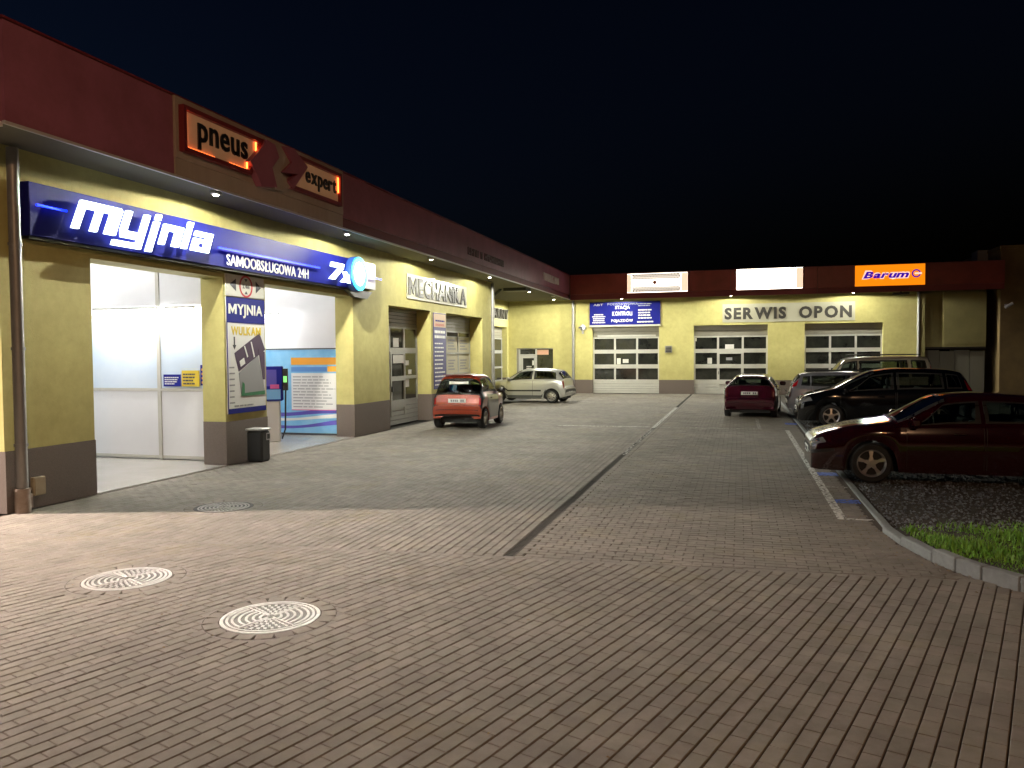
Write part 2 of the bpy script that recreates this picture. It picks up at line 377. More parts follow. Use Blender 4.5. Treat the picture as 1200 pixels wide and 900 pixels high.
b = MB(); xs_ = np.linspace(-9.4, 2.2, 30)
b.add([(x, edge_y(x)-.05, -.0035) for x in xs_]+[(x, edge_y(x)+.05, -.0035) for x in xs_], [(i, i+1, 31+i, 30+i) for i in range(29)]); b.build("mortar_seam", pm("mortar_fill", (.20, .182, .16), .9, var=.5, scale=20), pave)
# painted marks on the paving (parts of the pavement)
def mark(mat, x0, x1, y0, y1, nm="painted_line"): return sheet(nm, mat, x0, x1, y0, y1, .005, pave)
mark(LINEP, -5.1, -2.42, 22.62, 22.72); mark(LINEP2, -2.18, .62, 22.62, 22.72); mark(LINEP2, .50, .60, 22.8, 26.2); mark(LINEP2, -3.6, -2.75, 28.4, 28.52)
mark(LINEP, 1.20, 1.31, 10.6, 22.4); mark(LINEP, 1.312, 1.62, 10.6, 10.68); mark(LINEP2, 1.312, 1.62, 13.1, 13.18); mark(LINEP, 1.312, 1.62, 15.6, 15.68)
mark(BLUEP, 1.312, 1.63, 11.75, 12.05, "painted_blue_patch"); mark(BLUEP, 1.312, 1.63, 14.3, 14.7, "painted_blue_patch"); mark(BLUEP, 1.312, 1.63, 24.2, 24.8, "painted_blue_patch")

# drain channel
dr = thing("drain_channel", "long dark drainage channel across the paving, partly painted white", "drain", (-2.3, 7.84, 0))
MB().box(-.055, .055, 0, 33.3, -.03, -.011).build("channel_bed", pm("channel_dark", (.008, .008, .008), 1., spec=.05), dr)
GR = pm("iron_grate", (.105, .104, .092), .95, 0., spec=.1, var=.5, scale=20)
gm = MB(); gm.box(-.053, -.040, .004, .496, -.02, -.004).box(.040, .053, .004, .496, -.02, -.004)
for k in range(9): gm.box(-.0395, .0395, .016+k*.055, .036+k*.055, -.018, -.007)
gmesh = gm.mesh("grate", GR)
for k in range(66):
    o = bpy.data.objects.new("grate", gmesh); col.objects.link(o); o.parent = dr; o.location = (0, k*.5+.02, random.uniform(-.002, .0))
sheet("painted_line", LINEP, -.055, .055, 14.6, 23.2, .0045, dr); sheet("painted_line", LINEP2, -.055, .055, 8.5, 14.5, .0045, dr)

# manhole covers
IRON_GLINT = pm("iron_rib_painted_glint", (.56, .545, .52), .45, .3, var=.6, scale=22, c2=(.33, .31, .29))  # iron ribs and frame; the street lamp's glint is put into their pale colour
IROND = pm("dark_iron", (.15, .143, .13), .6, .4, var=.5, scale=30)
IRONG = pm("grey_iron_rib", (.33, .32, .30), .6, .3, var=.4, scale=26)
MORTAR = pm("mortar_fill", (.20, .182, .16), .9, var=.5, scale=20)
def manhole(x, y, r, label, rib, rot):
    t = thing("manhole_cover", label, "manhole cover", Matrix.Translation((x, y, 0)) @ Matrix.Rotation(rot, 4, 'Z'), "round cast manhole covers in the paving")
    MB().lathe([(r+.032, -.010), (r+.032, -.002), (r+.055, -.002), (r+.055, -.010)], 2, n=48).build("frame_joint", JOINT, t)
    MB().lathe([(r+.03, -.012), (r+.03, .002), (r+.002, .004), (r+.002, -.012)], 2, n=48).build("frame", pm("frame_black", (.03, .03, .03), .7) if rib is not IRON_GLINT else rib, t, 30)
    MB().lathe([(.512, -.0015), (.522, -.0015)], 2, n=48).build("ring_joint", JOINT, t)
    MB().lathe([(.515, -.010), (.515, -.003), (.60, -.003), (.60, -.010)], 2, n=48).build("mortar_ring", MORTAR, t)
    MB().lathe([(r, -.012), (r, -.004), (.001, -.004)], 2, n=48).build("lid", IROND if rib is IRON_GLINT else pm("lid_black", (.05, .05, .048), .7), t, 30)
    def arc(rr, wd, a0, a1, n):
        m_ = MB(); pts = [(rr*math.cos(a0+(a1-a0)*q/n), rr*math.sin(a0+(a1-a0)*q/n)) for q in range(n+1)]+[((rr-wd)*math.cos(a1+(a0-a1)*q/n), (rr-wd)*math.sin(a1+(a0-a1)*q/n)) for q in range(n+1)]
        for q in range(n): b.prism([pts[q], pts[q+1], pts[2*n-q], pts[2*n+1-q]], -.004, .004)
    b = MB(); arc(.346, .02, 0, 2*math.pi, 48)
    for k in range(5):
        rr = .305-.053*k
        for c in (0, math.pi): arc(rr, .020, c-.80, c+.80, 12)
        for c in (math.pi/2, 3*math.pi/2):
            nn = 7-k
            for i in range(nn):
                a = c+(i-(nn-1)/2)*1.32/nn; ca, sa = math.cos(a), math.sin(a); p = lambda q, s: (q*ca-s*sa, q*sa+s*ca); b.prism([p(rr-.042, -.010), p(rr, -.010), p(rr, .010), p(rr-.042, .010)], -.004, .004)
    for a in (.86, 2.28, 4.0, 5.42):
        ca, sa = math.cos(a), math.sin(a); p = lambda q, s: (q*ca-s*sa, q*sa+s*ca); b.prism([p(.03, -.009), p(.32, -.009), p(.32, .009), p(.03, .009)], -.004, .0055)
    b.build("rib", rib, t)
manhole(*HOLES[0], "pale manhole cover nearer the car wash, the upper left of two bright ones", IRON_GLINT, .42)
manhole(*HOLES[1], "pale manhole cover nearest the viewer, in a ring of small pavers", IRON_GLINT, .42)
manhole(*HOLES[2], "dull grey manhole cover by the edge of the shadow before the first wash bay", IRONG, .42)

LEAF = pm("dry_leaf", (.20, .14, .06), .8, var=.5, scale=40, island=.4)
b = MB()
for i in range(150):
    if i < 70: y = random.uniform(7.2, 11); x = kerb_x(y)-abs(random.gauss(0, .16))-.03
    elif i < 110: y = random.uniform(8, 20); x = -2.3+random.gauss(0, .25)
    else: x, y = random.uniform(-8, 1.5), random.uniform(3.6, 12)
    r_ = random.uniform(.008, .024); a = random.uniform(0, 6.28); z = .006
    b.add([(x+r_*math.cos(a), y+r_*math.sin(a), z), (x-r_*.45*math.sin(a), y+r_*.45*math.cos(a), z+.008), (x-r_*math.cos(a), y-r_*math.sin(a), z+.003), (x+r_*.45*math.sin(a), y-r_*.45*math.cos(a), z+.006)], [(0, 1, 2, 3)])
tag(b.build("leaf_litter", LEAF), "small dry leaves and crumbs scattered on the paving", "leaf litter", kind="stuff")

# kerb
kerb = bpy.data.objects.new("kerb", None); col.objects.link(kerb); kerb.location = (1.7, 10, 0); structure(kerb)
def kstone(a, b, wd, z1, z0=-.04):
    a, b = Vector((*a, 0)), Vector((*b, 0)); d = (b-a).normalized(); l = (b-a).length-.008; bb = MB().box(0, wd, 0, l, z0, z1, None, .012)
    o = bb.build("kerb_stone", KERBM, kerb); ang = math.atan2(d.y, d.x)-math.pi/2
    o.matrix_local = Matrix.Translation((a.x-1.7, a.y-10, 0)) @ Matrix.Rotation(ang, 4, 'Z')
kp = KERB[1:]
for a, b in zip(kp, kp[1:]):
    h = .05 if a[1] > 10 else (.09 if a[1] > 9 else .125)
    kstone(b, a, -.12 if False else .12, h)
y = 10.06
while y < 40: kstone((1.665, y), (1.665, y+1), .1, .006 if y > 10.5 else .02); y += 1
# right-hand lot: soil, gravel, grass
SOIL = pm("dark_soil", (.035, .027, .02), .95, var=.6, scale=9, bump=.6, bscale=60)
structure(sheet("soil", SOIL, 1.72, 60, 10.05, 41.4, -.014))
STONE = pm("grey_gravel", (.14, .152, .17), .8, var=.5, scale=20, island=.45)
n = 17000; gx = 1.79+np.random.beta(1, 1.7, n)*9; gy = 10.2+np.random.beta(1., 2.2, n)*26
gz = -.01+np.zeros(n); r_ = np.random.uniform(.009, .026, n)
octv = np.array([(1, 0, 0), (0, 1, 0), (-1, 0, 0), (0, -1, 0), (0, 0, .75), (0, 0, -.6)]); octf = np.array([(0, 1, 4), (1, 2, 4), (2, 3, 4), (3, 0, 4), (1, 0, 5), (2, 1, 5), (3, 2, 5), (0, 3, 5)])
V = octv[None]*r_[:, None, None]*np.random.uniform(.6, 1.3, (n, 6, 1)); a = np.random.uniform(0, 6.28, n); ca, sa = np.cos(a)[:, None], np.sin(a)[:, None]
V = np.stack([V[:, :, 0]*ca-V[:, :, 1]*sa+gx[:, None], V[:, :, 0]*sa+V[:, :, 1]*ca+gy[:, None], V[:, :, 2]+gz[:, None]+.006], -1)
o = bpy.data.objects.new("gravel", fast_mesh("gravel", V.reshape(-1, 3), (octf[None]+np.arange(n)[:, None, None]*6).reshape(-1, 3), STONE)); col.objects.link(o)
tag(o, "loose grey gravel under the cars parked on the right", "gravel", kind="stuff")
GRASS = pm("grass_blade", (.11, .30, .02), .6, var=.6, scale=5, c2=(.15, .24, .03), island=.35)
pts = []
while len(pts) < 30000:
    y = random.uniform(6.0, 11.1); x = 1.72+random.random()**1.3*6.5
    if x < (kerb_x(y)+.17 if y < 10.05 else 1.86+(y-10.05)*.35)+random.uniform(0, .1): continue
    cl = math.sin(x*3.1+1)*math.sin(y*4.3)+math.sin(x*7.3+y*5.1)*.6
    if y > 9.9+.3*math.sin(x*2.2)+random.uniform(0, .8): continue
    if random.random() > .62+.35*cl: continue
    pts.append((x, y, .025+.055*random.random()**1.5*(1.1+cl*.6)))
pts = np.array(pts); n = len(pts); az = np.random.uniform(0, 6.28, n); ln = np.random.normal(0, .03, (n, 2)); wd = np.random.uniform(.003, .008, n)
dx, dy = np.cos(az)*wd, np.sin(az)*wd
V = np.zeros((n, 5, 3)); h = pts[:, 2]*1.05
V[:, 0] = np.c_[pts[:, 0]-dx, pts[:, 1]-dy, np.zeros(n)]; V[:, 1] = np.c_[pts[:, 0]+dx, pts[:, 1]+dy, np.zeros(n)]
V[:, 2] = np.c_[pts[:, 0]+dx*.8+ln[:, 0]*.4, pts[:, 1]+dy*.8+ln[:, 1]*.4, h*.6]; V[:, 3] = np.c_[pts[:, 0]-dx*.8+ln[:, 0]*.4, pts[:, 1]-dy*.8+ln[:, 1]*.4, h*.6]; V[:, 4] = np.c_[pts[:, 0]+ln[:, 0], pts[:, 1]+ln[:, 1], h]
Fg = np.array([(0, 1, 2), (0, 2, 3), (3, 2, 4)]); V[:, :, 2] += .02
o = bpy.data.objects.new("grass", fast_mesh("grass", V.reshape(-1, 3), (Fg[None]+np.arange(n)[:, None, None]*5).reshape(-1, 3), GRASS)); col.objects.link(o)
tag(o, "ragged green grass behind the curved kerb", "grass", kind="stuff")
b = MB(); ys = np.linspace(10.05, 5.95, 14); ya = [(kerb_x(y)+.11, y) for y in ys]
b.add([(x, y, .03) for x, y in ya]+[(9, y, .03) for x, y in ya], [(i, i+1, 15+i, 14+i) for i in range(13)]); structure(b.build("verge_soil", SOIL))

# ------------------------------------------------------------------ the building: two wings
def wall_run(frame, length, openings, top, plinth_h, thick, parent, u0=0.):
    """piers, lintels and plinth along u with openings [(ua, ub, height)]; outer face at w=0"""
    b, p = MB(), MB(); cur = u0
    for ua, ub, hh in openings+[(length, length, 0)]:
        if ua > cur:
            b.box(cur, ua, plinth_h, top, -thick, 0); MB().box(cur-(.008 if cur > u0 else 0), ua+(.008 if ua < length else 0), 0, plinth_h, -thick, .012).build('plinth', PLINTH, parent, M=frame)
        if ub > ua: b.box(ua, ub, hh, top, -thick, 0)
        cur = ub
    b.build("wall", PLASTER, parent, M=frame)
ORI = Matrix.Translation((-9.46, 8.30, 0))
wing = thing("service_building", "long yellow rendered wing with wash bays, red fascia and workshop gates on the left", "building", ORI)
IW = ORI.inverted()
Y0 = 8.30
wall_run(IW @ ML(Y0, 0), 21.9, [(9.85-Y0, 13.07-Y0, 3.6), (14.45-Y0, 18.35-Y0, 3.6), (20.5-Y0, 23.65-Y0, 3.5), (25.05-Y0, 28.95-Y0, 3.5)], 4.95, .84, .5, wing)
wall_run(IW @ MBK(-17, 0, Y0+.001), 7.03, [], 4.949, .84, .45, wing)
wall_run(IW @ ML(30.2, 0, -12.06), 11.3, [(5.6, 11.0, 3.55)], 4.95, .84, .4, wing)
def wpart(name, mat, x0, x1, y0, y1, z0, z1, bev=0., par=None): return box(name, mat, par or wing, x0, x1, y0, y1, z0, z1, bev, M=IW if par is None else None)
wpart("return_wall", PLASTER, -12.06, -9.962, 29.8, 30.199, 0, 4.949)
wpart("roof", SOFFIT, -17.3, -8.52, 7.60, 40.58, 4.95, 6.0)
XF = -8.45
def fpanel(y0, y1, mat, z0=5.16, z1=6.14, x1=XF, nm="fascia_panel"): wpart(nm, mat, -8.519, x1, y0+.006, y1-.006, z0, z1)
fpanel(7.56, 10.52, FASCIA, 4.94)
ys = [15.95, 21., 26., 31., 36., 40.5]
for a, b_ in zip(ys, ys[1:]): fpanel(a, b_, FASCIA); fpanel(a, b_, FASCIA2, 4.94, 5.155, XF-.03, "fascia_band")
wpart("fascia_panel", FASCIA, -17.3, -8.522, 7.55, 7.598, 4.94, 6.14)
fpanel(10.52, 15.95, BEIGE, 5.20, 6.15, XF+.035); fpanel(10.52, 15.95, BEIGE, 4.94, 5.196, XF+.02, "fascia_band")
wpart("soffit_edge_trim", TRIM, -8.475, XF+.012, 7.54, 40.5, 4.90, 4.938); wpart("soffit_edge_trim", TRIM, -17.3, -8.532, 7.54, 7.6, 4.885, 4.938)
wpart("coping", FASCIA2, -8.56, XF+.02, 7.54, 40.56, 6.155, 6.18)
# sloping brace and vent under the canopy of the recess
wing_br = MB(); wing_br.bar((-11.6, 34.3, 4.05), (-10.0, 33.2, 4.93), .07); wing_br.build("canopy_brace", BLACK, wing, M=IW)
wpart("soffit_vent", BLACK, -9.75, -8.75, 32.8, 33.6, 4.82, 4.949)

back_o = Matrix.Translation((-12.06, 41.5, 0)); IB = back_o.inverted()
bw = thing("tyre_service_building", "yellow rendered rear wing with three glazed gates under a dark red fascia", "building", back_o)
X0 = -12.06
wall_run(IB @ MBK(X0, 0), 8.16-X0, [(-11.63-X0, -9.58-X0, 2.42), (-7.45-X0, -3.96-X0, 3.5), (-2.22-X0, 1.39-X0, 3.5), (3.11-X0, 6.65-X0, 3.5)], 4.95, .72, .4, bw)
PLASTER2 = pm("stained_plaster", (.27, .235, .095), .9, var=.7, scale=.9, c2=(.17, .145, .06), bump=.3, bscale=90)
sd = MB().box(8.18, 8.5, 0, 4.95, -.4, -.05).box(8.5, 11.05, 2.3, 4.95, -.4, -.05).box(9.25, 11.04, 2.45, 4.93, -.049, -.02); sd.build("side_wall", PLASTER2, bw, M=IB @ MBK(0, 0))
def bpart(name, mat, x0, x1, y0, y1, z0, z1, bev=0.): return box(name, mat, bw, x0, x1, y0, y1, z0, z1, bev, M=IB)
bpart("roof", SOFFIT, -17.2, 11.45, 40.6, 50, 4.951, 6.02)
xs = [-8.43, -4.4, -.4, 3.6, 7.6, 11.5]
for a, b_ in zip(xs, xs[1:]):
    bpart("fascia_panel", FASCIAB, a+.006, b_-.006, 40.53, 40.598, 5.16, 6.15); bpart("fascia_band", FASCIA2, a+.006, b_-.006, 40.56, 40.598, 4.94, 5.155)
bpart("soffit_edge_trim", FASCIA2, -8.43, 11.5, 40.53, 40.598, 4.885, 4.938)
bpart("coping", FASCIA2, -8.43, 11.5, 40.51, 40.66, 6.155, 6.18)

# ---- gates
def gate(parent, M, W, H, colx, rows, top_z, bot_z, fm, slats=3, door=None, fill=None, bslats=4):
    """sectional gate: frame (part) > panes, slats, door leaf, handle (sub-parts); rows = [(z0, z1)] of the glazing"""
    f = MB(); t = .05
    f.box(0, W, top_z-.03, top_z+.03, -.03, .03)
    zs = [bot_z]+[r for rw in rows for r in rw]+[top_z-.03]; zs = sorted(zs)
    for a, b_ in zip(zs[0::2], zs[1::2]):
        if b_-a > .01: f.box(0, W, a, b_, -.03, .028)
    for i, x in enumerate(colx):
        for z0, z1 in rows: f.box(max(0, x-t), min(W, x+t), z0, z1, -.028, .024)
    g = f.build("gate_frame", fm, parent, M=M)
    for i, (a, b_) in enumerate(zip(colx, colx[1:])):
        for j, (z0, z1) in enumerate(rows):
            box("pane", (fill or {}).get((i, j), DGLASS), g, a+t, b_-t, z0, z1, -.012, .0)
    hh = (H-top_z-.03)/slats
    for k in range(slats): box("slat", SLAT, g, 0, W, top_z+.03+k*hh+.006, top_z+.03+(k+1)*hh-.002, -.02, .012, .006)
    hh = bot_z/bslats
    for k in range(bslats): box("slat", fm, g, 0, W, k*hh+.008, (k+1)*hh-.002, -.02, .02, .006)
    if door:
        i, z1 = door; a, b_ = colx[i], colx[i+1]; d = MB(); q = .075; zr = rows[0][0]
        d.box(a+.0, a+q, .25, z1, .029, .05).box(b_-q, b_, .25, z1, .029, .05).box(a+q, b_-q, z1-q, z1, .029, .05).box(a+q, b_-q, .5, .72, .029, .05).box(a+q, b_-q, 1.32, 1.46, .029, .05)
        d.build("door_leaf", fm, g); box("handle", BLACK, g, a+.02, a+.05, 1.0, 1.16, .051, .10)
        MB().box(a+.03, b_-.03, .02, .03, .03, .032)
    return g
# rear wing gates: white framed
rw = [(2.28, 2.90), (1.49, 2.09), (.71, 1.32)]
W1 = 3.49; g1 = gate(bw, IB @ MBK(-7.45, 0, 41.72), W1, 3.5, [0.03, 1.17, 2.33, 3.46], [(2.30, 2.88), (1.52, 2.10), (.73, 1.31)], 2.93, .62, ALUW, 2, bslats=5)
box("bright_strip", ALUW, g1, .25, 3.3, 2.97, 3.07, .03, .05)
box("notice", PAPER, g1, 1.27, 1.47, 1.53, 1.85, .001, .004); box("notice", PAPER, g1, 1.58, 1.88, 1.6, 1.8, .001, .004)
W2 = 3.61; g2 = gate(bw, IB @ MBK(-2.22, 0, 41.72), W2, 3.5, [.03, 1.20, 2.41, 3.58], [(2.30, 2.88), (1.52, 2.10), (.73, 1.31)], 2.93, .62, ALUW, 2, door=(1, 2.12), bslats=4)
box("notice", PAPER, g2, 1.55, 1.98, 2.3, 2.52, .001, .004); box("notice", PAPER, g2, .68, .90, 1.54, 1.84, .001, .004); box("notice", GREYP, g2, 1.6, 1.9, 1.72, 1.86, .001, .004); box("notice", PAPER, g2, .05, .14, 2.7, 2.86, .001, .004)
W3 = 3.54; g3 = gate(bw, IB @ MBK(3.11, 0, 41.72), W3, 3.5, [.03, 1.19, 2.36, 3.51], [(2.30, 2.88), (1.52, 2.10), (.73, 1.31)], 2.93, .62, ALUW, 2, bslats=4)
# workshop gates in the left wing
gl1 = gate(wing, IW @ ML(20.5, 0, -9.95), 3.15, 3.5, [.03, 1.06, 2.12, 3.12], [(2.32, 2.9), (1.46, 2.15), (.74, 1.36)], 2.93, .68, ALU, 5, door=(1, 2.2), bslats=5)
box("notice", PAPER, gl1, 1.2, 2.0, 1.85, 2.1, .052, .056); box("notice", PAPER, gl1, 1.35, 1.75, 2.34, 2.62, .001, .004); box("notice", PAPER, gl1, 2.25, 2.5, 1.78, 1.93, .001, .004); box("notice", PAPER, gl1, 2.45, 2.7, 1.5, 1.64, .001, .004); box("notice", PAPER, gl1, 2.2, 2.5, 1.1, 1.34, .001, .004)
PG = pm("papered_pane", (.10, .10, .075), .2, var=.5, scale=3)
gl2 = gate(wing, IW @ ML(25.05, 0, -9.98), 3.9, 3.5, [.03, 1.33, 2.57, 3.87], [(2.76, 2.9), (2.18, 2.74), (1.44, 2.12)], 2.93, .68, ALU, 5, bslats=4,
           fill={(i, j): (DGLASS if j == 0 else PAPERY) for i in range(3) for j in range(3)})
for a in (.15, 1.45, 2.7):
    for z in (1.55, 2.28): lines(gl2, GREYP, a+.1, a+.95, z, z+.42, 4, .001)
box("lower_panel", ALU, gl2, 0, 3.9, .69, 1.42, -.03, .02)
gate(wing, IW @ ML(35.8, 0, -12.35), 5.4, 3.55, [.03, 1.3, 2.6, 3.9, 5.3], [(2.32, 2.9), (1.46, 2.15), (.74, 1.36)], 2.93, .68, ALU, 4)
# entrance door
e = MB().box(0, .10, 0, 2.42, -.15, -.05).box(.1, 2.05, 2.36, 2.42, -.15, -.05); ef = e.build("entrance_frame", SLAT, bw, M=IB @ MBK(-11.63, 0))
ef2 = MB().box(.12, .2, 0, 2.36, -.12, -.04).box(.2, 1.06, 2.02, 2.09, -.12, -.04).box(1.06, 1.14, 0, 2.36, -.12, -.04).build("door_post", ALUW, ef)
dl = MB().box(.21, .36, 0, 2.01, -.1, -.03).box(.98, 1.05, 0, 2.01, -.1, -.03).box(.361, .979, 1.88, 2.01, -.1, -.03).box(.361, .979, 0, .4, -.1, -.03).build("entrance_door", ALUW, ef)
box("pane", DGLASS, ef, .361, .979, .4, 1.88, -.08, -.06); box("transom_pane", DGLASS, ef, .2, 1.06, 2.09, 2.36, -.1, -.08); box("side_pane", DGLASS, ef, 1.14, 2.05, 0, 2.36, -.12, -.10)
box("handle", BLACK, ef, .99, 1.02, 1.0, 1.35, -.029, .03)
box("notice", pm("salmon_card", (.75, .42, .28), .6), ef, 1.15, 1.78, 2.06, 2.33, -.099, -.09); box("notice", PAPER, ef, .88, .97, 1.5, 1.75, -.059, -.055)
lines(ef, PAPER, .5, .9, 1.2, 1.5, 3, -.059, center=True)
# old garage at the far right
OLD = pm("weathered_steel", (.14, .13, .10), .7, .1, var=.8, scale=1.7, c2=(.10, .092, .075), streak=True)
og = MB().box(8.5, 11.05, 2.2, 2.298, -.3, -.1).build("garage_lintel", BLACK, bw, M=IB @ MBK(0, 0))
for k in range(4): box("garage_panel", OLD, bw, 8.5+k*.638+.008, 8.5+(k+1)*.638-.008, 0, 2.15-.05*(k % 2), -.3, -.2, M=IB @ MBK(0, 0))

# ---- wash bays
bay = structure(box("wash_bay_floor", BAYFLOOR, None, -16, -9.47, 9.6, 18.6, -.04, .006))
for nm, x0, x1, y0, y1, z0, z1 in (("bay_wall", -16.1, -16., 9.4, 18.8, 0, 4.4), ("bay_wall", -16, -9.97, 9.35, 9.45, 0, 4.4), ("bay_wall", -16, -9.97, 13.56, 14.0, 0, 4.4), ("bay_wall", -16, -9.97, 18.6, 18.7, 0, 4.4), ("bay_ceiling", -16, -9.97, 9.45, 18.6, 4.3, 4.4)):
    wpart(nm, WHITEW, x0, x1, y0, y1, z0, z1)
pf = MB(); cols_ = [-9.98, -11.33, -13.3, -15.4]
for x in cols_[1:]: pf.box(x-.04, x+.04, 13.50, 13.555, .0, 4.3)
for z in (.06, 1.43, 2.93):
    for a, b_ in zip(cols_, cols_[1:]): pf.box(b_+.04, a-.04, 13.505, 13.555, z-.03, z+.03)
pfr = pf.build("partition_frame", ALUW, wing, M=IW)
for a, b_ in zip(cols_, cols_[1:]):
    for z0, z1, mt in ((.09, 1.40, WHITEW), (1.46, 2.90, BAYGLASS), (2.96, 4.28, WHITEW)): MB().box(b_+.045, a-.045, 13.52, 13.55, z0, z1).build("wall_panel", mt, pfr)
for lb, x0, x1, z0, z1, mt, m2 in (("blue notice left of the yellow one on the glazed bay partition", -11.21, -10.8, 1.5, 1.74, BLUE, WHITE), ("yellow notice between two blue ones on the glazed bay partition", -10.77, -10.36, 1.5, 1.82, GOLD, INK), ("blue and orange notice beside the bay's right jamb", -10.33, -10.02, 1.52, 1.93, BLUE, ORANGEP)):
    t = thing("notice_board", lb, "notice", MBK(x0, z0, 13.50)); box("plate", mt, t, 0, x1-x0, 0, z1-z0, 0, .01); lines(t, m2, .03, x1-x0-.03, .04, z1-z0-.03, 4, .011)
def tube(x0, x1, y, z, label, ax=0):
    t = thing("fluorescent_lamp", label, "lamp", (x0, y, z), "fluorescent lamps in the wash bays"); l = x1-x0
    if ax == 0: MB().box(0, l, -.06, .06, .03, .08).build("housing", ALU, t); MB().cyl((.03, 0, .0), 0, .022, l-.06, 10).build("tube", E_TUBE, t); box("bracket", STEEL, t, l*.4, l*.6, .06, .09, .03, .07)
    else: MB().box(-.06, .06, 0, l, .03, .08).build("housing", TRIM, t); MB().cyl((0, .03, 0), 1, .022, l-.06, 10).build("tube", E_TUBE, t)
    return t
tube(-12.75, -11.25, 13.36, 3.02, "glowing fluorescent lamp hung before the bay partition, left of the pair"); tube(-11.0, -10.35, 13.36, 3.02, "short fluorescent lamp at the right end of the bay partition")
tube(-14.6, -13.1, 11.4, 4.2, "fluorescent lamp on the ceiling deep in the first wash bay"); tube(-12.3, -10.8, 10.3, 4.2, "fluorescent lamp on the ceiling near the first bay's left side")
tube(-12.6, -11.6, 18.35, 3.15, "fluorescent lamp above the blue mural of the second bay"); tube(-14.2, -12.7, 16.2, 4.2, "fluorescent lamp on the ceiling deep in the second wash bay"); tube(-12.2, -10.7, 15.2, 4.2, "fluorescent lamp on the ceiling behind the poster pillar")
# mural in bay two (a flat printed board)
mu = thing("mural_board", "blue printed mural with orange header and white text panel in the second bay", "mural", MBK(-13.6, .06, 18.59))
box("board", LBLUE, mu, 0, 3.6, 0, 2.2, 0, .015)
box("edge_strip", INK, mu, 0, 3.6, 2.203, 2.235, 0, .025); box("base_strip", INK, mu, 0, 3.6, -.05, -.002, 0, .03)
for z0, z1, mt in ((1.80, 1.99, ORANGEP), (1.62, 1.74, pm("mid_blue_print", (.10, .26, .62), .4))): box("banner", mt, mu, 2.2, 3.6 if mt is ORANGEP else 3.25, z0, z1, .016, .02)
box("banner", ORANGEP, mu, 3.27, 3.6, 1.62, 1.76, .016, .02)
box("text_panel", WHITE, mu, 2.2, 3.6, .62, 1.58, .016, .02); lines(mu, GREYP, 2.25, 3.55, .68, 1.55, 11, .021, th=.28)
def wave(v, amp, th_, mt, ph, ww):
    b = MB(); n = 24
    for i in range(n):
        a0, a1 = 3.6*i/n, 3.6*(i+1)/n; f = lambda a: v+amp*math.sin(a*1.5+ph)
        b.add([(a0, f(a0), ww), (a1, f(a1), ww), (a1, f(a1)+th_*(1+.3*math.sin(a1*2)), ww), (a0, f(a0)+th_*(1+.3*math.sin(a0*2)), ww)], [(0, 1, 2, 3)])
    b.build("wave_stripe", mt, mu)
wave(.47, .06, .13, VIOLET, 2.6, .0165); wave(.36, .05, .09, WHITE, 2.2, .0168); wave(.18, .07, .10, VIOLET, 1.8, .0171)
box("pink_stripe", PINK, mu, 2.2, 3.5, .60, .62, .021, .022)
# payment terminal
kt = thing("wash_terminal", "grey car wash control post with blue screen panel inside the second bay", "terminal", Matrix.Translation((-10.95, 17.0, .006)) @ Matrix.Rotation(R(-62), 4, 'Z'))
MB().box(-.12, .12, -.17, .17, 0, 1.0, None, .02).build("post", TRIM, kt); MB().box(-.15, .15, -.24, .24, 1.0, 1.84, None, .02).build("cabinet", BLUE, kt)
box("screen", VIOLET, kt, .151, .156, -.17, .10, 1.36, 1.76); box("screen", pm("sky_print", (.2, .45, .75), .3), kt, .151, .156, -.19, .19, 1.04, 1.28); box("button_panel", PINK, kt, .156, .162, -.05, .16, 1.3, 1.40); box("label_strip", WHITE, kt, .151, .156, -.17, .1, 1.20, 1.24) if False else None
box("coin_box", BLACK, kt, -.08, .12, .241, .36, 1.25, 1.78); box("display", emi("green_display", (.3, .9, .25), .8), kt, .121, .126, .26, .34, 1.45, 1.6)
MB().bar((0, .3, 1.25), (.02, .28, .3), .02).bar((.02, .28, .3), (.0, .2, .06), .02).build("hose", BLACK, kt)

# ------------------------------------------------------------------ signs
sg = thing("car_wash_sign", "long dark blue illuminated car wash sign above the two wash bays", "sign", ML(8.65, 3.77, -9.459))
box("board", BLUE, sg, 0, 9.95, 0, .735, .0, .16, .008); box("end_panel", SILVER, sg, 9.86, 10.72, .06, .735, .0, .15); MB().prism([(9.1, -.005), (10.6, -.005), (10.3, -.2), (9.6, -.2)], .01, .12).build("end_bracket", BLACK, sg)
box("bottom_rail", BLACK, sg, 0, 9.95, -.045, -.004, .02, .14)
def neon(u0, u1, v): MB().box(u0, u1, v-.014, v+.014, .20, .225).build("neon_bar", E_BLUE, sg); MB().box(u0+.1, u0+.12, v-.01, v+.01, .16, .2).box(u1-.12, u1-.1, v-.01, v+.01, .16, .2).build("neon_bracket", BLACK, sg)
neon(.07, .58, .42); neon(4.02, 7.7, .34); neon(10.0, 10.95, .36)
# logo word: heavy square italic strokes
def stroke_letter(polys, u, v, su, sv, shear):
    b = MB()
    for p in polys: b.prism([(u+su*(x+shear*y), v+sv*y) for x, y in p], .22, .27)
    return b.build("letter", E_LETTER, sg)
def rect(x0, x1, y0, y1): return [(x0, y0), (x1, y0), (x1, y1), (x0, y1)]
T = .19
let_m = [rect(0, T, 0, 1), [(T, .74), (1.28, .74), (1.28, 1), (T, 1)], rect(.56, .56+T, 0, .74), [(1.02, 0), (1.28, 0), (1.28, .74), (1.02, .74)], [(1.28, .74), (1.36, .70), (1.36, .92), (1.28, 1.)], [(1.28, 0), (1.36, 0), (1.36, .70), (1.28, .74)]]
let_y = [rect(0, T, .26, 1), rect(T, .66, .0, .26), [(0, .26), (.08, .0), (T, .0), (T, .26)], rect(.66, .66+T, -.34, 1), rect(-.15, .66, -.34, -.14)]
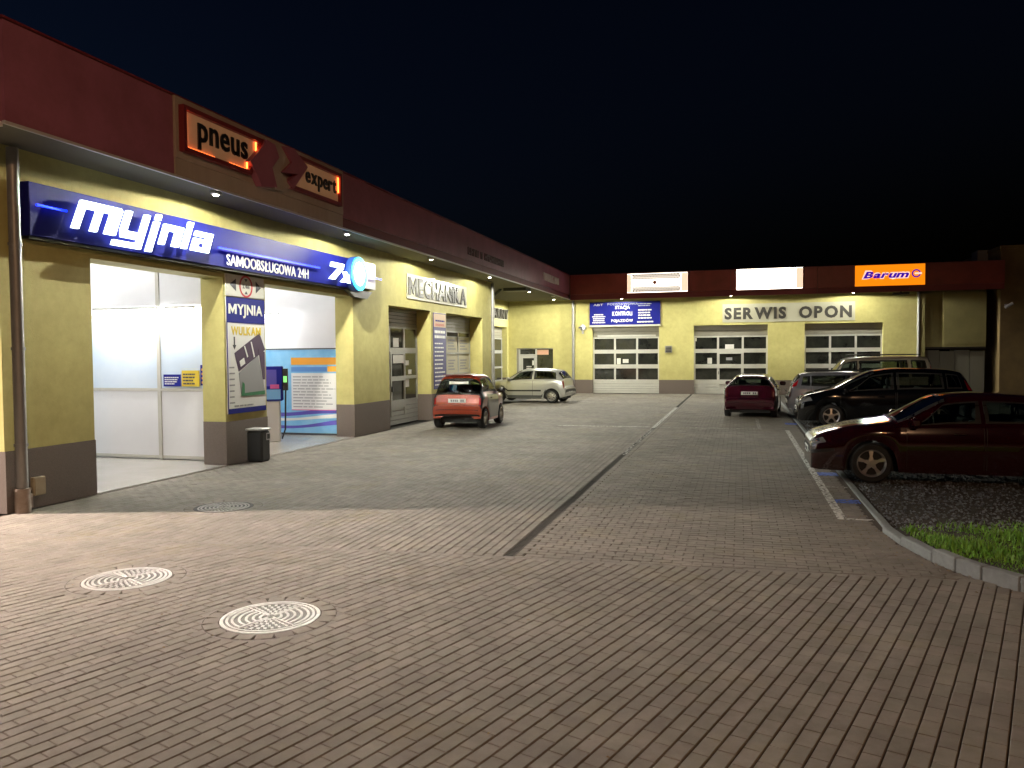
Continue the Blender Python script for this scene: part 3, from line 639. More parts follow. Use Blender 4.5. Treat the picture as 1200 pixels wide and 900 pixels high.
let_j = [rect(0, T, -.36, .82), rect(0.02, T, .9, 1.12)]
let_n = [rect(0, T, 0, .82), [(T, .58), (.78, .58), (.78, .82), (T, .82)], rect(.52, .78, 0, .58)]
let_i = [rect(0, T, 0, .82), rect(.0, T, .9, 1.12)]
let_a = [rect(.52, .78, 0, .82), rect(0, .52, .62, .82), rect(0, .24, 0, .52), rect(.24, .52, 0, .17), rect(.24, .52, .36, .52)]
k = 3.2/5.35; uu = .62
for polys, adv in ((let_m, 1.50), (let_y, 1.07), (let_j, .40), (let_n, .93), (let_i, .40), (let_a, .9)):
    stroke_letter(polys, uu, .19, k, .43, (.31 if polys is not let_j else .31)); uu += adv*k
text("SAMOOBSŁUGOWA 24H", sg, WHITE, 4.32, 7.27, .05, .27, .161, .012, .008)
zx = [[(0, .74), (.95, .74), (.95, 1), (0, 1)], [(.62, .74), (.95, .74), (.42, .0), (.05, .0)]]
stroke_letter(zx, 8.05, .13, .62, .40, .22)
stroke_letter([[(0, 0), (.3, 0), (.95, .6), (.66, .6)], [(0.05, .6), (.34, .6), (.86, 0), (.56, 0)]], 8.62, .10, .62, .44, .2)
cx, cy = 9.43, .36
MB().cyl((cx, cy, .16), 2, .43, .17, 40).build("round_box", pm("blue_ring_side", (.02, .06, .3), .4), sg)
MB().lathe([(.42, .332), (.42, .345), (.30, .345), (.30, .332)], 2, (cx, cy, 0), 40, closed=True).build("cyan_ring", E_CYAN, sg)
MB().cyl((cx, cy, .331), 2, .299, .008, 40).build("round_face", E_CYANW, sg)

# tyre shop sign on the fascia: two framed boxes and an emblem
ps = thing("fascia_sign", "beige framed tyre shop sign with red emblem and orange backlight on the fascia", "sign", ML(10.5, 5.16, XF+.036))
DRED = pm("frame_red", (.20, .018, .022), .45); CREAM = pm("cream_face", (.60, .44, .30), .6, var=.2, scale=3, emit=(1., .45, .20), es=.09); PLUM = pm("emblem_red", (.38, .11, .16), .5, var=.3, scale=4)
def framed(u0, u1, v0, v1, sl=0., sr=0.):
    f = MB(); t = .07
    for poly in ([(u0, v0), (u0+t, v0+t), (u0+t+sl, v1-t), (u0+sl, v1)], [(u1+sr, v0), (u1, v1), (u1-t, v1-t), (u1+sr-t, v0+t)], [(u0, v0), (u1+sr, v0), (u1+sr-t, v0+t), (u0+t, v0+t)], [(u0+sl, v1), (u0+sl+t, v1-t), (u1-t, v1-t), (u1, v1)]): f.prism(poly, 0, .10)
    f.build("box_frame", DRED, ps); MB().prism([(u0+t, v0+t), (u1+sr-t, v0+t), (u1-t, v1-t), (u0+t+sl, v1-t)], .004, .03).build("box_face", CREAM, ps)
framed(.10, 2.27, .15, .87, 0, -.39); framed(3.16, 5.22, .18, .88, .34, 0)
text("pneus", ps, BLACK, .50, 1.84, .27, .70, .031, .025, .018, each=True); text("expert", ps, BLACK, 3.80, 5.06, .33, .70, .031, .025, .018, each=True)
for u_, v0, v1 in ((.20, .24, .78), (1.80, .25, .36), (2.08, .62, .78), (3.60, .66, .79), (5.12, .46, .79)): box("backlight_tube", E_RED, ps, u_-.012, u_+.012, v0, v1, .045, .065)
for u0, u1, v_ in ((.24, .9, .235), (1.3, 1.78, .235)): box("backlight_tube", E_RED, ps, u0, u1, v_-.006, v_+.004, .045, .06)
for pl in ([(2.312, .885), (2.589, .85), (2.723, .653), (2.483, .413), (2.631, .082), (2.136, .006), (1.96, .206), (1.792, .375), (2.05, .60)], [(2.868, .901), (3.236, .947), (3.747, .70), (3.211, .173), (3.032, .274), (3.362, .478), (2.836, .41), (3.171, .662)]):
    MB().prism(pl, .0, .13).build("emblem_arrow", PLUM, ps)
MB().prism([(2.60, .895), (2.86, .905), (3.165, .662), (2.83, .41), (3.03, .33), (3.18, .186), (2.906, .078), (2.641, .064), (2.49, .413), (2.73, .653)], 0, .08).build("emblem_centre", BEIGE, ps)

# faint lettering on the red fascia
fs1 = thing("fascia_lettering", "faint dark lettering on the red fascia above the workshop", "sign", ML(24.4, 5.34, XF+.001)); DKL = pm("tarnished_letter", (.07, .025, .025), .5)
b = MB(); x = 0
for i, wd in enumerate([.26, .26, .26, .26, 0, .2, 0]+[.24]*9):
    if wd:
        hh = .24; b.box(x, x+.05, 0, hh, .0, .03).box(x+wd-.09, x+wd-.04, 0, hh, 0, .03).box(x+.051, x+wd-.091, hh*random.choice((0, .4, .8)), hh*random.choice((0, .4, .8))+.05, 0, .03) if False else b.box(x, x+.05, 0, hh, .0, .03).box(x+wd-.09, x+wd-.04, 0, hh, 0, .03).box(x+.051, x+wd-.091, hh*(.1, .4, .78)[i % 3], hh*(.1, .4, .78)[i % 3]+.05, 0, .03)
    x += wd+.02 if wd else .2
b.build("lettering", DKL, fs1)
fs2 = thing("fascia_word", "pale metal word standing on the red fascia near the inner corner", "sign", ML(34.7, 5.42, XF+.001)); text("WULKAM", fs2, TRIM, 0, 3.0, 0, .34, 0, .06, .03, each=True)

# MECHANIKA and others on translucent backing
BACKP = pm("translucent_panel", (.46, .45, .34), .35); LETM = pm("dark_metal_letter", (.045, .042, .036), .55, .0)
ms = thing("workshop_sign", "grey MECHANIKA letters on a pale panel between two workshop gates", "sign", ML(21.75, 3.78, -9.455)); box("backing_panel", BACKP, ms, 0, 5.35, 0, .74, 0, .02); text("MECHANIKA", ms, LETM, .1, 5.25, .08, .66, .021, .02, .03, each=True)
ss = thing("tyre_service_sign", "grey SERWIS OPON letters on a pale panel above two rear gates", "sign", MBK(-.8, 3.62, 41.495)); box("backing_panel", BACKP, ss, 0, 6.2, 0, .92, 0, .02); text("SERWIS  OPON", ss, LETM, .1, 6.05, .14, .74, .021, .02, .045, each=True)
rs = thing("recess_sign", "dark letters over the gate in the shaded recess behind the downpipe", "sign", ML(37.2, 3.93, -12.055)); box("backing_panel", BACKP, rs, 0, 4.1, 0, .58, 0, .02); text("ARNY", rs, LETM, 1.2, 3.95, .04, .54, .021, .09, .04, each=True)

# blue inspection sign
bs = thing("inspection_sign", "blue vehicle inspection sign over the first rear gate", "sign", MBK(-7.58, 3.6, 41.495)); box("board", BLUE, bs, 0, 3.68, 0, 1.2, 0, .04, .006); box("bottom_rail", ALUW, bs, -.02, 3.72, -.1, -.005, 0, .06)
DIM = pm("grey_print_letter", (.36, .36, .4), .5)
text("ABT", bs, DIM, .2, .72, 1.0, 1.12, .041, .006, .02); text("PODSTAWOWA", bs, DIM, .95, 2.55, 1.02, 1.14, .041, .006, .02)
for s_, v_, u0, u1 in (("STACJA", .77, 1.35, 2.12), ("KONTROLI", .47, 1.2, 2.24), ("POJAZDÓW", .1, 1.15, 2.28)): text(s_, bs, WHITE, u0, u1, v_, v_+.22, .041, .006, .03)
lines(bs, WHITE, .12, .85, .1, .62, 5, .041, center=True); lines(bs, WHITE, 2.55, 3.5, .3, .85, 4, .041); lines(bs, WHITE, 2.5, 3.35, .1, .24, 1, .041, ragged=.1); lines(bs, DIM, 2.55, 3.4, .95, 1.14, 2, .041)

# light boxes on the rear fascia
def lightbox(x0, x1, z0, z1, label, face):
    t = thing("light_box", label, "sign", MBK(x0, z0, 40.53), "light boxes on the rear fascia"); W, H = x1-x0, z1-z0
    MB().box(0, W, 0, H, .0, .18, None, .01).build("case", pm("box_case", (.3, .12, .06), .4), t); box("lit_face", face, t, .012, W-.012, .012, H-.012, .181, .19); return t, W, H
t, W, H = lightbox(-5.45, -2.45, 5.15, 6.12, "white light box with rows of dark checks above the inspection sign", E_BOX)
box("edge_glow", E_BOXE, t, .013, .22, .02, H-.02, .191, .193); box("edge_glow", E_BOXE, t, W-.32, W-.013, .02, H-.02, .191, .193)
CHK = pm("check_print", (.03, .015, .01), .6); b = MB()
for r_ in range(3):
    for c in range(15):
        for top in (0, 1):
            s_ = .085-.012*r_; x = .27+c*.158+(.079 if r_ % 2 else 0); z = (H-.08-r_*.09-s_/2) if top else (.05+r_*.09); b.box(x, x+s_, z, z+s_, .1912, .194)
b.build("check_pattern", CHK, t); box("check_band", E_BAND, t, .23, W-.33, .02, .31, .1905, .1909); box("check_band", E_BAND, t, .23, W-.33, H-.32, H-.02, .1905, .1909); text("mot. centr.", t, pm("pale_print", (.35, .3, .22), .6), .33, 1.1, .42, .52, .191, .002, .01) if False else lines(t, pm("pale_print", (.35, .3, .22), .6), .33, 1.05, .44, .55, 1, .191, ragged=.0)
MB().cyl((1.38, .5, .191), 2, .11, .003, 14).build("red_dot", pm("dot_print", (.5, .12, .06), .5), t)
t, W, H = lightbox(-.13, 2.93, 5.15, 6.16, "plain white light box in the middle of the rear fascia", E_BOX); box("edge_glow", E_BOXE, t, W-.3, W-.013, .02, H-.02, .191, .193); box("edge_glow", E_HALO, t, .02, W-.32, H-.1, H-.02, .191, .193); lines(t, GREYP, W-.62, W-.35, .5, .8, 2, .191, th=.25, ragged=0)
t, W, H = lightbox(5.22, 8.22, 5.15, 6.14, "orange light box with purple italic lettering at the right end", E_ORANGE)
text("Barum", t, E_HALO, .30, 2.36, .30, .74, .191, .004, .10, .3); text("Barum", t, E_PURPLE, .36, 2.32, .36, .68, .196, .004, .045, .3)
MB().lathe([(.19, .191), (.19, .195), (.13, .195), (.13, .191)], 2, (2.62, .54, 0), 24, closed=True).build("ring_mark", E_PURPLE, t); MB().box(2.55, 2.85, .5, .58, .196, .199).build("ring_bar", E_HALO, t)

# posters on the pillars
pp = thing("pillar_poster", "tall site map poster with blue MYJNIA header on the pillar by the bin", "poster", ML(13.12, .98, -9.458)); WP, HP = 1.27, 2.27
box("board", WHITE, pp, 0, WP, 0, HP, 0, .02, .004); box("header", BLUE, pp, .0, WP, HP-.50, HP, .021, .025); box("footer", BLUE, pp, 0, WP, 0, .10, .021, .025); box("side_rule", BLUE, pp, 0, .025, .1, HP-.5, .021, .024)
text("MYJNIA", pp, WHITE, .06, WP-.08, HP-.40, HP-.13, .026, .004, .03); text("WULKAM", pp, GOLD, .14, WP-.14, HP-.74, HP-.57, .021, .004, .035)
def ply(pts, mt, nm, ww=.0215): MB().prism([(a*WP, b_*HP) for a, b_ in pts], ww, ww+.003).build(nm, mt, pp)
ply([(.18, .52), (.85, .70), (1., .55), (.28, .36)], PURPP, "map_building"); ply([(.80, .56), (.98, .53), (.98, .28), (.92, .28)], PURPP, "map_building", .0248)
ply([(.28, .345), (.80, .50), (.97, .18), (.33, .17)], GREYP, "map_yard"); ply([(.33, .17), (.97, .18), (.97, .145), (.36, .145)], GREEN, "map_lawn", .0248); ply([(.33, .145), (.37, .27), (.42, .25), (.42, .15)], GREEN, "map_lawn", .028)
ply([(.17, .66), (.20, .66), (.20, .59), (.23, .59), (.185, .55), (.14, .59), (.17, .59)], INK, "map_arrow")
for q in (.36, .54): ply([(q+.06, .62-.2*(.54-q)), (q+.09, .62-.2*(.54-q)), (q+.17, .49), (q+.14, .48)], WHITE, "map_letter", .0252)
ply([(.3, .45), (.42, .48), (.45, .43), (.33, .40)], WHITE, "map_letter", .0252); lines(pp, GREYP, .06, .26, .2, 1.0, 7, .0215, th=.25); lines(pp, GREYP, .2, 1.1, .13, .19, 1, .0215, th=.5)
pl = thing("height_sign", "white clearance sign with red circle and two black arrows at the pillar top", "sign", ML(13.12, 3.27, -9.458)); box("board", pm("grey_white", (.62, .62, .55), .5), pl, 0, 1.27, 0, .42, 0, .02)
MB().prism([(.32, .10), (.32, .34), (.12, .22)], .021, .025).build("arrow", INK, pl); MB().prism([(.98, .10), (.98, .34), (1.16, .22)], .021, .025).build("arrow", INK, pl)
MB().lathe([(.22, .021), (.22, .025), (.18, .025), (.18, .021)], 2, (.65, .21, 0), 28, closed=True).build("red_ring", REDP, pl); MB().prism([(.60, .36), (.70, .36), (.65, .30)], .021, .0255).prism([(.60, .06), (.70, .06), (.65, .12)], .021, .0255).build("ring_mark", INK, pl)
text("2.4m", pl, INK, .54, .76, .17, .25, .021, .003, .02)
p2 = thing("price_poster", "narrow blue service list poster with orange head between two workshop gates", "poster", ML(23.85, .98, -9.458)); box("board", pm("list_blue", (.05, .045, .17), .5), p2, 0, 1.12, 0, 2.48, 0, .02, .004)
box("head_panel", pm("head_paper", (.62, .45, .30), .6), p2, .03, 1.09, 2.02, 2.45, .021, .024); lines(p2, REDP, .15, 1.0, 2.06, 2.14, 3, .025, ragged=.1); lines(p2, BLUE, .15, 1.0, 2.2, 2.3, 1, .025, ragged=.1)
lines(p2, WHITE, .08, 1.04, 1.66, 1.98, 2, .021, th=.55, ragged=.1, center=True); lines(p2, WHITE, .08, 1.05, .12, 1.6, 11, .021, th=.32, ragged=.4)

# ------------------------------------------------------------------ fittings
def downpipe(M, h, label, r=.055, boot=False):
    t = thing("downpipe", label, "downpipe", M, "rainwater downpipes"); MB().cyl((0, 0, .3 if boot else .02), 2, r, h-(.3 if boot else .02), 16).build("pipe", STEEL, t, 40)
    for z in (.9, 2.2, 3.6): MB().cyl((0, 0, z), 2, r+.012, .04, 16).box(-.02, .02, .0, .09, z, z+.04).build("bracket", STEEL, t, 40)
    if boot: MB().cyl((0, 0, 0), 2, .10, .30, 18, r2=.095).cyl((0, 0, .30), 2, .105, .03, 18).box(.09, .13, -.04, .04, .05, .24).build("boot", pm("cast_boot", (.36, .30, .26), .7, var=.5, scale=12, c2=(.2, .13, .09)), t, 40)
    return t
RZ = Matrix.Rotation(R(90), 4, 'Z')
downpipe(Matrix.Translation((-9.33, 8.44, 0)) @ RZ, 4.9, "thick downpipe with cast boot at the car wash corner", .075, True)
downpipe(Matrix.Translation((-9.37, 30.02, 0)) @ RZ, 4.9, "downpipe at the corner of the workshop wing beside the recess", .07)
downpipe(Matrix.Translation((-8.46, 41.40, 0)), 4.9, "downpipe left of the blue inspection sign", .07); downpipe(Matrix.Translation((8.17, 41.40, 0)), 4.9, "downpipe at the right end of the tyre service wall", .07)
ub = thing("utility_box", "small beige meter box on the plinth beside the thick downpipe", "meter box", (-9.44, 8.66, .18)); MB().box(0, .07, 0, .2, 0, .26, None, .01).build("case", pm("box_beige", (.45, .38, .26), .6, var=.4, scale=9), ub); box("lid", pm("box_beige", (.45, .38, .26)), ub, .071, .08, .015, .185, .015, .245)
bn = thing("litter_bin", "dark plastic litter bin with ashtray slot against the poster pillar", "bin", (-9.22, 13.74, 0))
MB().box(-.16, .2, -.155, .155, .0, .62, None, .04).build("body", pm("bin_dark", (.018, .02, .022), .45), bn, 30); MB().box(-.17, .21, -.165, .165, .622, .67, None, .015).build("lid", SILVER, bn, 30)
box("slot_plate", SILVER, bn, .201, .207, .0, .13, .43, .57); box("slot", BLACK, bn, .208, .211, .02, .11, .45, .55)
sd2 = thing("wall_siren", "small round grey alarm siren on the wall left of the blue sign", "siren", MBK(-7.95, 3.35, 41.495)); MB().cyl((0, .13, 0), 2, .17, .07, 20, r2=.13).build("dome", SILVER, sd2, 40); box("bracket", BLACK, sd2, -.2, -.05, .08, .18, .071, .16); box("base", STEEL, sd2, -.05, .05, -.2, -.03, 0, .05)
vb = thing("wall_vent", "square dark vent box on the wall between the first two rear gates", "vent", MBK(-3.66, 2.12, 41.495)); box("frame", SLAT, vb, 0, .36, 0, .36, 0, .05)
for k in range(4): box("louvre", BLACK, vb, .04, .32, .04+k*.075, .09+k*.075, .051, .06)
scm = thing("security_camera", "pale camera bracket high on the brown neighbouring wall", "camera", MBK(11.75, 4.15, 41.15)); MB().bar((0, 0, 0), (0, .0, .25), .03).bar((-.12, -.1, .22), (.18, .1, .3), .07).build("arm", SILVER, scm); box("base", SILVER, scm, -.08, .08, -.08, .08, 0, .03)
hl = thing("unlit_floodlight", "unlit flat floodlight under the soffit near the right downpipe", "floodlight", (7.3, 40.9, 4.78)); MB().box(-.35, .35, -.12, .12, 0, .09, None, .02).build("body", BLACK, hl); box("bracket", BLACK, hl, -.03, .03, -.03, .03, .09, .17)

def flood(pos, rz, label, power=1., lit=True, wall=.85, wall_e=8.5, ground_e=4.9, cap=330.):
    """wall-washer lamp: +Y of the fitting looks at the wall; its reflector spreads the light evenly over wall and forecourt"""
    t = thing("floodlight", label, "floodlight", Matrix.Translation(pos) @ Matrix.Rotation(R(rz), 4, 'Z'), "small floodlights under the eaves")
    MB().box(-.09, .09, -.06, .06, .0, .05, None, .012).build("body", TRIM, t); MB().cyl((0, 0, .05), 2, .02, .08, 8).build("bracket", STEEL, t)
    MB().cyl((0, 0, -.012), 2, .045, .011, 14).build("lens", E_FLOOD if lit else TRIM, t)
    if not lit: return
    ld = bpy.data.lights.new("flood_beam", 'POINT'); ld.energy = FLOOD_W*power; ld.shadow_soft_size = 0.; ld.color = (1., .98, .84); ld.use_nodes = True
    N = ld.node_tree.nodes; L = ld.node_tree.links; em = N["Emission"]
    tc = N.new("ShaderNodeTexCoord"); sx = N.new("ShaderNodeSeparateXYZ"); L.new(tc.outputs["Normal"], sx.inputs[0])
    def mt(op, a, b=None, c=None):
        n = N.new("ShaderNodeMath"); n.operation = op
        for i, q in enumerate((a, b, c)):
            if q is None: continue
            if isinstance(q, (int, float)): n.inputs[i].default_value = q
            else: L.new(q, n.inputs[i])
        return n.outputs[0]
    inw = mt('MAXIMUM', mt('MULTIPLY', sx.outputs[1], SGN), .02); down = mt('MAXIMUM', mt('MULTIPLY', sx.outputs[2], -SGN), .001)
    wl = mt('DIVIDE', wall_e*wall*wall*3.6, mt('POWER', inw, 1.65)); gr = mt('DIVIDE', ground_e*23., mt('POWER', mt('MAXIMUM', down, .05), 3.))
    v_ = mt('MINIMUM', mt('MINIMUM', wl, gr), cap)
    mr = N.new("ShaderNodeMapRange"); mr.interpolation_type = 'SMOOTHSTEP'; mr.inputs[1].default_value = .035; mr.inputs[2].default_value = .14; L.new(down, mr.inputs[0])
    L.new(mt('MULTIPLY', v_, mr.outputs[0]), em.inputs["Strength"])
    lo = bpy.data.objects.new("flood_beam", ld); col.objects.link(lo); lo.parent = t; lo.location = (0, 0, -.035)
SGN = 1
flood((-8.72, 11.9, 4.895), 90, "floodlight under the eave above the glowing logo letters")
flood((-8.72, 16.7, 4.895), 90, "floodlight under the eave above the round cyan sign face")
flood((-8.72, 21.9, 4.895), 90, "floodlight under the eave over the first letters of the grey workshop sign")
flood((-8.72, 27.6, 4.895), 90, "floodlight under the eave right of the grey workshop sign")
flood((-9.1, 34.7, 4.895), 90, "floodlight at the canopy mouth over the recess", 1., wall=2.9, wall_e=4.5)
flood((-9.2, 40.1, 4.895), 0, "floodlight by the inner corner above the entrance", 1., wall=1.4, wall_e=4.)
flood((-8.75, 38., 4.895), 0, "small unlit floodlight between the two canopy lamps", lit=False)
flood((-5.78, 40.7, 4.895), 0, "floodlight shining on the blue inspection sign")
flood((-.38, 40.7, 4.895), 0, "floodlight above the first letters of the tyre service sign")
flood((5.2, 40.7, 4.895), 0, "floodlight above the last letters of the tyre service sign")

# ------------------------------------------------------------------ neighbour building at the far right
nb = thing("neighbour_building", "dark brown rendered building beyond the right end of the rear wing", "building", (11.52, 41.2, 0))
MB().box(0, 9, 0, 9, 0, 6.75).build("wall", BRICKN, nb); MB().box(-.05, 9.1, -.06, 9.1, 6.752, 6.9).build("roof_edge", BRICKN, nb); MB().box(-.45, .4, 2, 3, 6.2, 6.95).build("chimney", pm("grey_render", (.2, .19, .17), .9), nb)

# ------------------------------------------------------------------ street lamps at the road that light the forecourt
def street_lamp(x, y, h, aim, power, color, label, ang, blend=.6):
    t = thing("street_lamp", label, "street lamp", (x, y, 0), "street lamps at the road"); d = Vector((aim[0]-x, aim[1]-y, 0)).normalized()
    MB().cyl((0, 0, -.05), 2, .09, h, 12, r2=.05).build("pole", STEEL, t, 40); MB().bar((0, 0, h-.1), (d.x*1.2, d.y*1.2, h+.1), .035).build("arm", STEEL, t)
    hp = Vector((d.x*1.4, d.y*1.4, h+.08)); MB().box(hp.x-.25, hp.x+.25, hp.y-.25, hp.y+.25, h+.06, h+.16, None, .03).build("lamp_head", STEEL, t)
    lens = MB().box(hp.x-.15, hp.x+.15, hp.y-.15, hp.y+.15, h+.035, h+.057).build("lens", pm("lens_"+str(int(power)), color, .5, emit=color, es=20), t)
    ld = bpy.data.lights.new("lamp_beam", 'SPOT'); ld.energy = power; ld.spot_size = R(ang); ld.spot_blend = blend; ld.shadow_soft_size = .2; ld.color = color
    lo = bpy.data.objects.new("lamp_beam", ld); col.objects.link(lo); lo.parent = t; p = hp+Vector((0, 0, -.1)); lo.location = p
    lo.rotation_euler = (Vector(aim)-Vector((x, y, 0))-p).to_track_quat('-Z', 'Y').to_euler()
street_lamp(-19., 5.55, 7.4, (-10.3, 6.6, 0), STREET_W, (1., .82, .70), "grey street lamp beyond the car wash end of the building", 62, 1.)
street_lamp(6., -9., 9., (-2., 10., 0), STREET2_W, (1., .56, .29), "grey street lamp behind the viewer on the right", 150, .5)

# ------------------------------------------------------------------ cars
def paint(name, c, rough=.28, metal=.3): return pm(name, c, rough, metal, coat=1.)
CGLASS = bpy.data.materials.new("car_glass"); CGLASS.use_nodes = True
def _glass():
    N = CGLASS.node_tree.nodes; L = CGLASS.node_tree.links; N.remove(N["Principled BSDF"]); tr = N.new("ShaderNodeBsdfTransparent"); tr.inputs[0].default_value = (.38, .43, .39, 1)
    gl = N.new("ShaderNodeBsdfGlossy"); gl.inputs["Roughness"].default_value = .02; fr = N.new("ShaderNodeFresnel"); fr.inputs[0].default_value = 1.5; mx = N.new("ShaderNodeMixShader")
    L.new(fr.outputs[0], mx.inputs[0]); L.new(tr.outputs[0], mx.inputs[1]); L.new(gl.outputs[0], mx.inputs[2]); L.new(mx.outputs[0], N["Material Output"].inputs[0])
_glass()
CLOTH = pm("seat_cloth", (.035, .035, .04), .9, var=.4, scale=30)
CHROME = pm("chrome", (.75, .75, .75), .12, 1.)
ALLOY = pm("alloy_rim", (.62, .60, .56), .28, .85)
LAMPC = pm("headlamp_glass", (.22, .22, .23), .05, .4, spec=.9)
TAIL = pm("tail_lens", (.30, .008, .012), .12, spec=.8)
PLATE = pm("plate_white", (.62, .62, .6), .4)
SEAM = pm("seam_black", (.006, .006, .006), .7)
GREYB = pm("grey_bumper", (.06, .062, .06), .6)
def pchip(y):
    y = np.asarray(y, float); n = len(y); d = np.diff(y); mm = np.zeros(n)
    for i in range(1, n-1):
        if d[i-1]*d[i] > 0: mm[i] = 2*d[i-1]*d[i]/(d[i-1]+d[i])
    mm[0], mm[-1] = d[0], d[-1]
    def f(t):
        i = int(min(max(math.floor(t), 0), n-2)); s = t-i
        return (2*s**3-3*s**2+1)*y[i]+(s**3-2*s**2+s)*mm[i]+(-2*s**3+3*s**2)*y[i+1]+(s**3-s**2)*mm[i+1]
    return f
class Car:
    """body surface S(t, k): t runs nose to tail along the stations, k = 0..22 round the section from the left sill over the roof to the right sill"""
    def __init__(s, st, wheels, tr): s.fn = [pchip([r[i] for r in st]) for i in range(6)]; s.n = len(st)-1; s.wheels = wheels; s.tr = tr; s.holes = []
    def sect(s, t):
        x, zt, zb, w, wr, zl = [f(t) for f in s.fn]
        for wx in s.wheels:
            q = s.tr+.06; dx = x-wx
            if abs(dx) < q: zl = max(zl, s.tr+math.sqrt(q*q-dx*dx)-.01)
        zb = max(zb, zl+.02); zt = max(zt, zb+.01); h = zb-zl; gh = zt-zb; e = min(.09, .35*gh)
        A = (w-.055, zb+.006); B = (min(wr, w-.06), zt-e)
        P = [(w-.025, zl), (w-.004, zl+.28*h), (w+.004, zl+.58*h), (w-.008, zl+.84*h), (w-.04, zb)]
        for q in (.06, .38, .74, 1.): P.append((A[0]+(B[0]-A[0])*q+.03*math.sin(q*math.pi)*min(1, gh/.4), A[1]+(B[1]-A[1])*q))
        P += [(B[0]*.84, zt-e*.32), (B[0]*.45, zt-e*.04), (0, zt)]
        return x, P
    def S(s, t, k):
        x, P = s.sect(t); sg = 1
        if k > 11: k = 22-k; sg = -1
        i = int(min(math.floor(k), 10)); f = k-i; return Vector((x, sg*(P[i][0]+(P[i+1][0]-P[i][0])*f), P[i][1]+(P[i+1][1]-P[i][1])*f))
    def body(s, mat, parent):
        """shell with real openings where the glass sits"""
        ts = []
        for i in range(s.n):
            dx = abs(s.fn[0](i)-s.fn[0](i+1)); q = max(4, int(dx/.03)); ts += [i+j/q for j in range(q)]
        ts.append(s.n); V = []; Fq = []
        half = [0, .5, 1, 1.5, 2, 2.5, 3, 3.5, 4, 4.5, 5, 5.25, 5.6, 6, 6.5, 7, 7.35, 7.65, 8, 8.35, 8.7, 9, 9.5, 10, 10.5]; ks = half+[11]+[22-k for k in half[::-1]]; nk = len(ks)+2
        for t in ts:
            p = [s.S(t, k) for k in ks]; ins = max(abs(p[0].y)-.2, .05); V += [(p[0].x, ins, p[0].z)]+p+[(p[-1].x, -ins, p[-1].z)]
        def inside(t, k):
            for quad in s.holes:
                sg = [(quad[(i+1) % 4][0]-quad[i][0])*(k-quad[i][1])-(quad[(i+1) % 4][1]-quad[i][1])*(t-quad[i][0]) for i in range(4)]
                if all(q > 0 for q in sg) or all(q < 0 for q in sg): return True
            return False
        for i in range(len(ts)-1):
            for k in range(nk-1):
                if 0 < k < nk-2 and inside((ts[i]+ts[i+1])/2, (ks[k-1]+ks[k])/2): continue
                Fq.append((i*nk+k, i*nk+k+1, (i+1)*nk+k+1, (i+1)*nk+k))
        Fq.append(tuple(range(nk-1, -1, -1))); o_ = (len(ts)-1)*nk; Fq.append(tuple(o_+k for k in range(nk)))
        b = MB(); b.add(V, Fq); return b.build("body", mat, parent, 38)
    def finish(s, mat, parent, x_front, zs, seats=((.0, .36), (.0, -.36)), rear=None):
        s.body(mat, parent)
        for x, y in seats:
            b = MB(); b.box(x-.28, x+.25, y-.24, y+.24, .5, .68, None, .06); b.add([(x-.22, y-.23, .68), (x-.22, y+.23, .68), (x-.40, y+.20, zs), (x-.40, y-.20, zs), (x-.34, y-.23, .68), (x-.34, y+.23, .68), (x-.48, y+.20, zs), (x-.48, y-.20, zs)], [(0, 1, 2, 3), (5, 4, 7, 6), (1, 5, 6, 2), (4, 0, 3, 7), (3, 2, 6, 7)])
            b.box(x-.50, x-.41, y-.13, y+.13, zs+.03, zs+.2, None, .03); b.build("seat", CLOTH, parent)
        if rear is not None: MB().box(rear-.2, rear+.25, -.6, .6, .5, .7, None, .06).box(rear-.35, rear-.2, -.6, .6, .5, zs-.02, None, .05).build("rear_seat", CLOTH, parent)
        MB().box(x_front-.45, x_front, -.62, .62, .72, .93, None, .06).build("dashboard", BLACK, parent); MB().lathe([(.17, 0), (.185, .012), (.2, 0), (.185, -.012)], 0, (x_front-.55, .36, .93), 18, closed=True).build("steering_wheel", BLACK, parent)
    def patch(s, name, mat, parent, c, off=.006, n=(8, 4), seal=False):
        """c: four (t, k) corners; grid laid on the body surface and lifted by off"""
        V = []; (a, b_, d, e) = c
        for i in range(n[0]+1):
            for j in range(n[1]+1):
                u_, v_ = i/n[0], j/n[1]
                t = (a[0]*(1-u_)+b_[0]*u_)*(1-v_)+(e[0]*(1-u_)+d[0]*u_)*v_; k = (a[1]*(1-u_)+b_[1]*u_)*(1-v_)+(e[1]*(1-u_)+d[1]*u_)*v_
                p = s.S(t, k); q1 = s.S(min(t+.03, s.n), k)-s.S(max(t-.03, 0), k); q2 = s.S(t, min(k+.05, 22))-s.S(t, max(k-.05, 0)); nn = q1.cross(q2)
                if nn.length < 1e-9: nn = p-Vector((0, 0, .7))
                nn.normalize()
                if nn.dot(p-Vector((p.x*.85, 0, .55))) < 0: nn = -nn
                V.append(p+nn*off)
        Fq = [(i*(n[1]+1)+j, i*(n[1]+1)+j+1, (i+1)*(n[1]+1)+j+1, (i+1)*(n[1]+1)+j) for i in range(n[0]) for j in range(n[1])]
        m_ = MB(); m_.add(V, Fq); o = m_.build(name, mat, parent, 40)
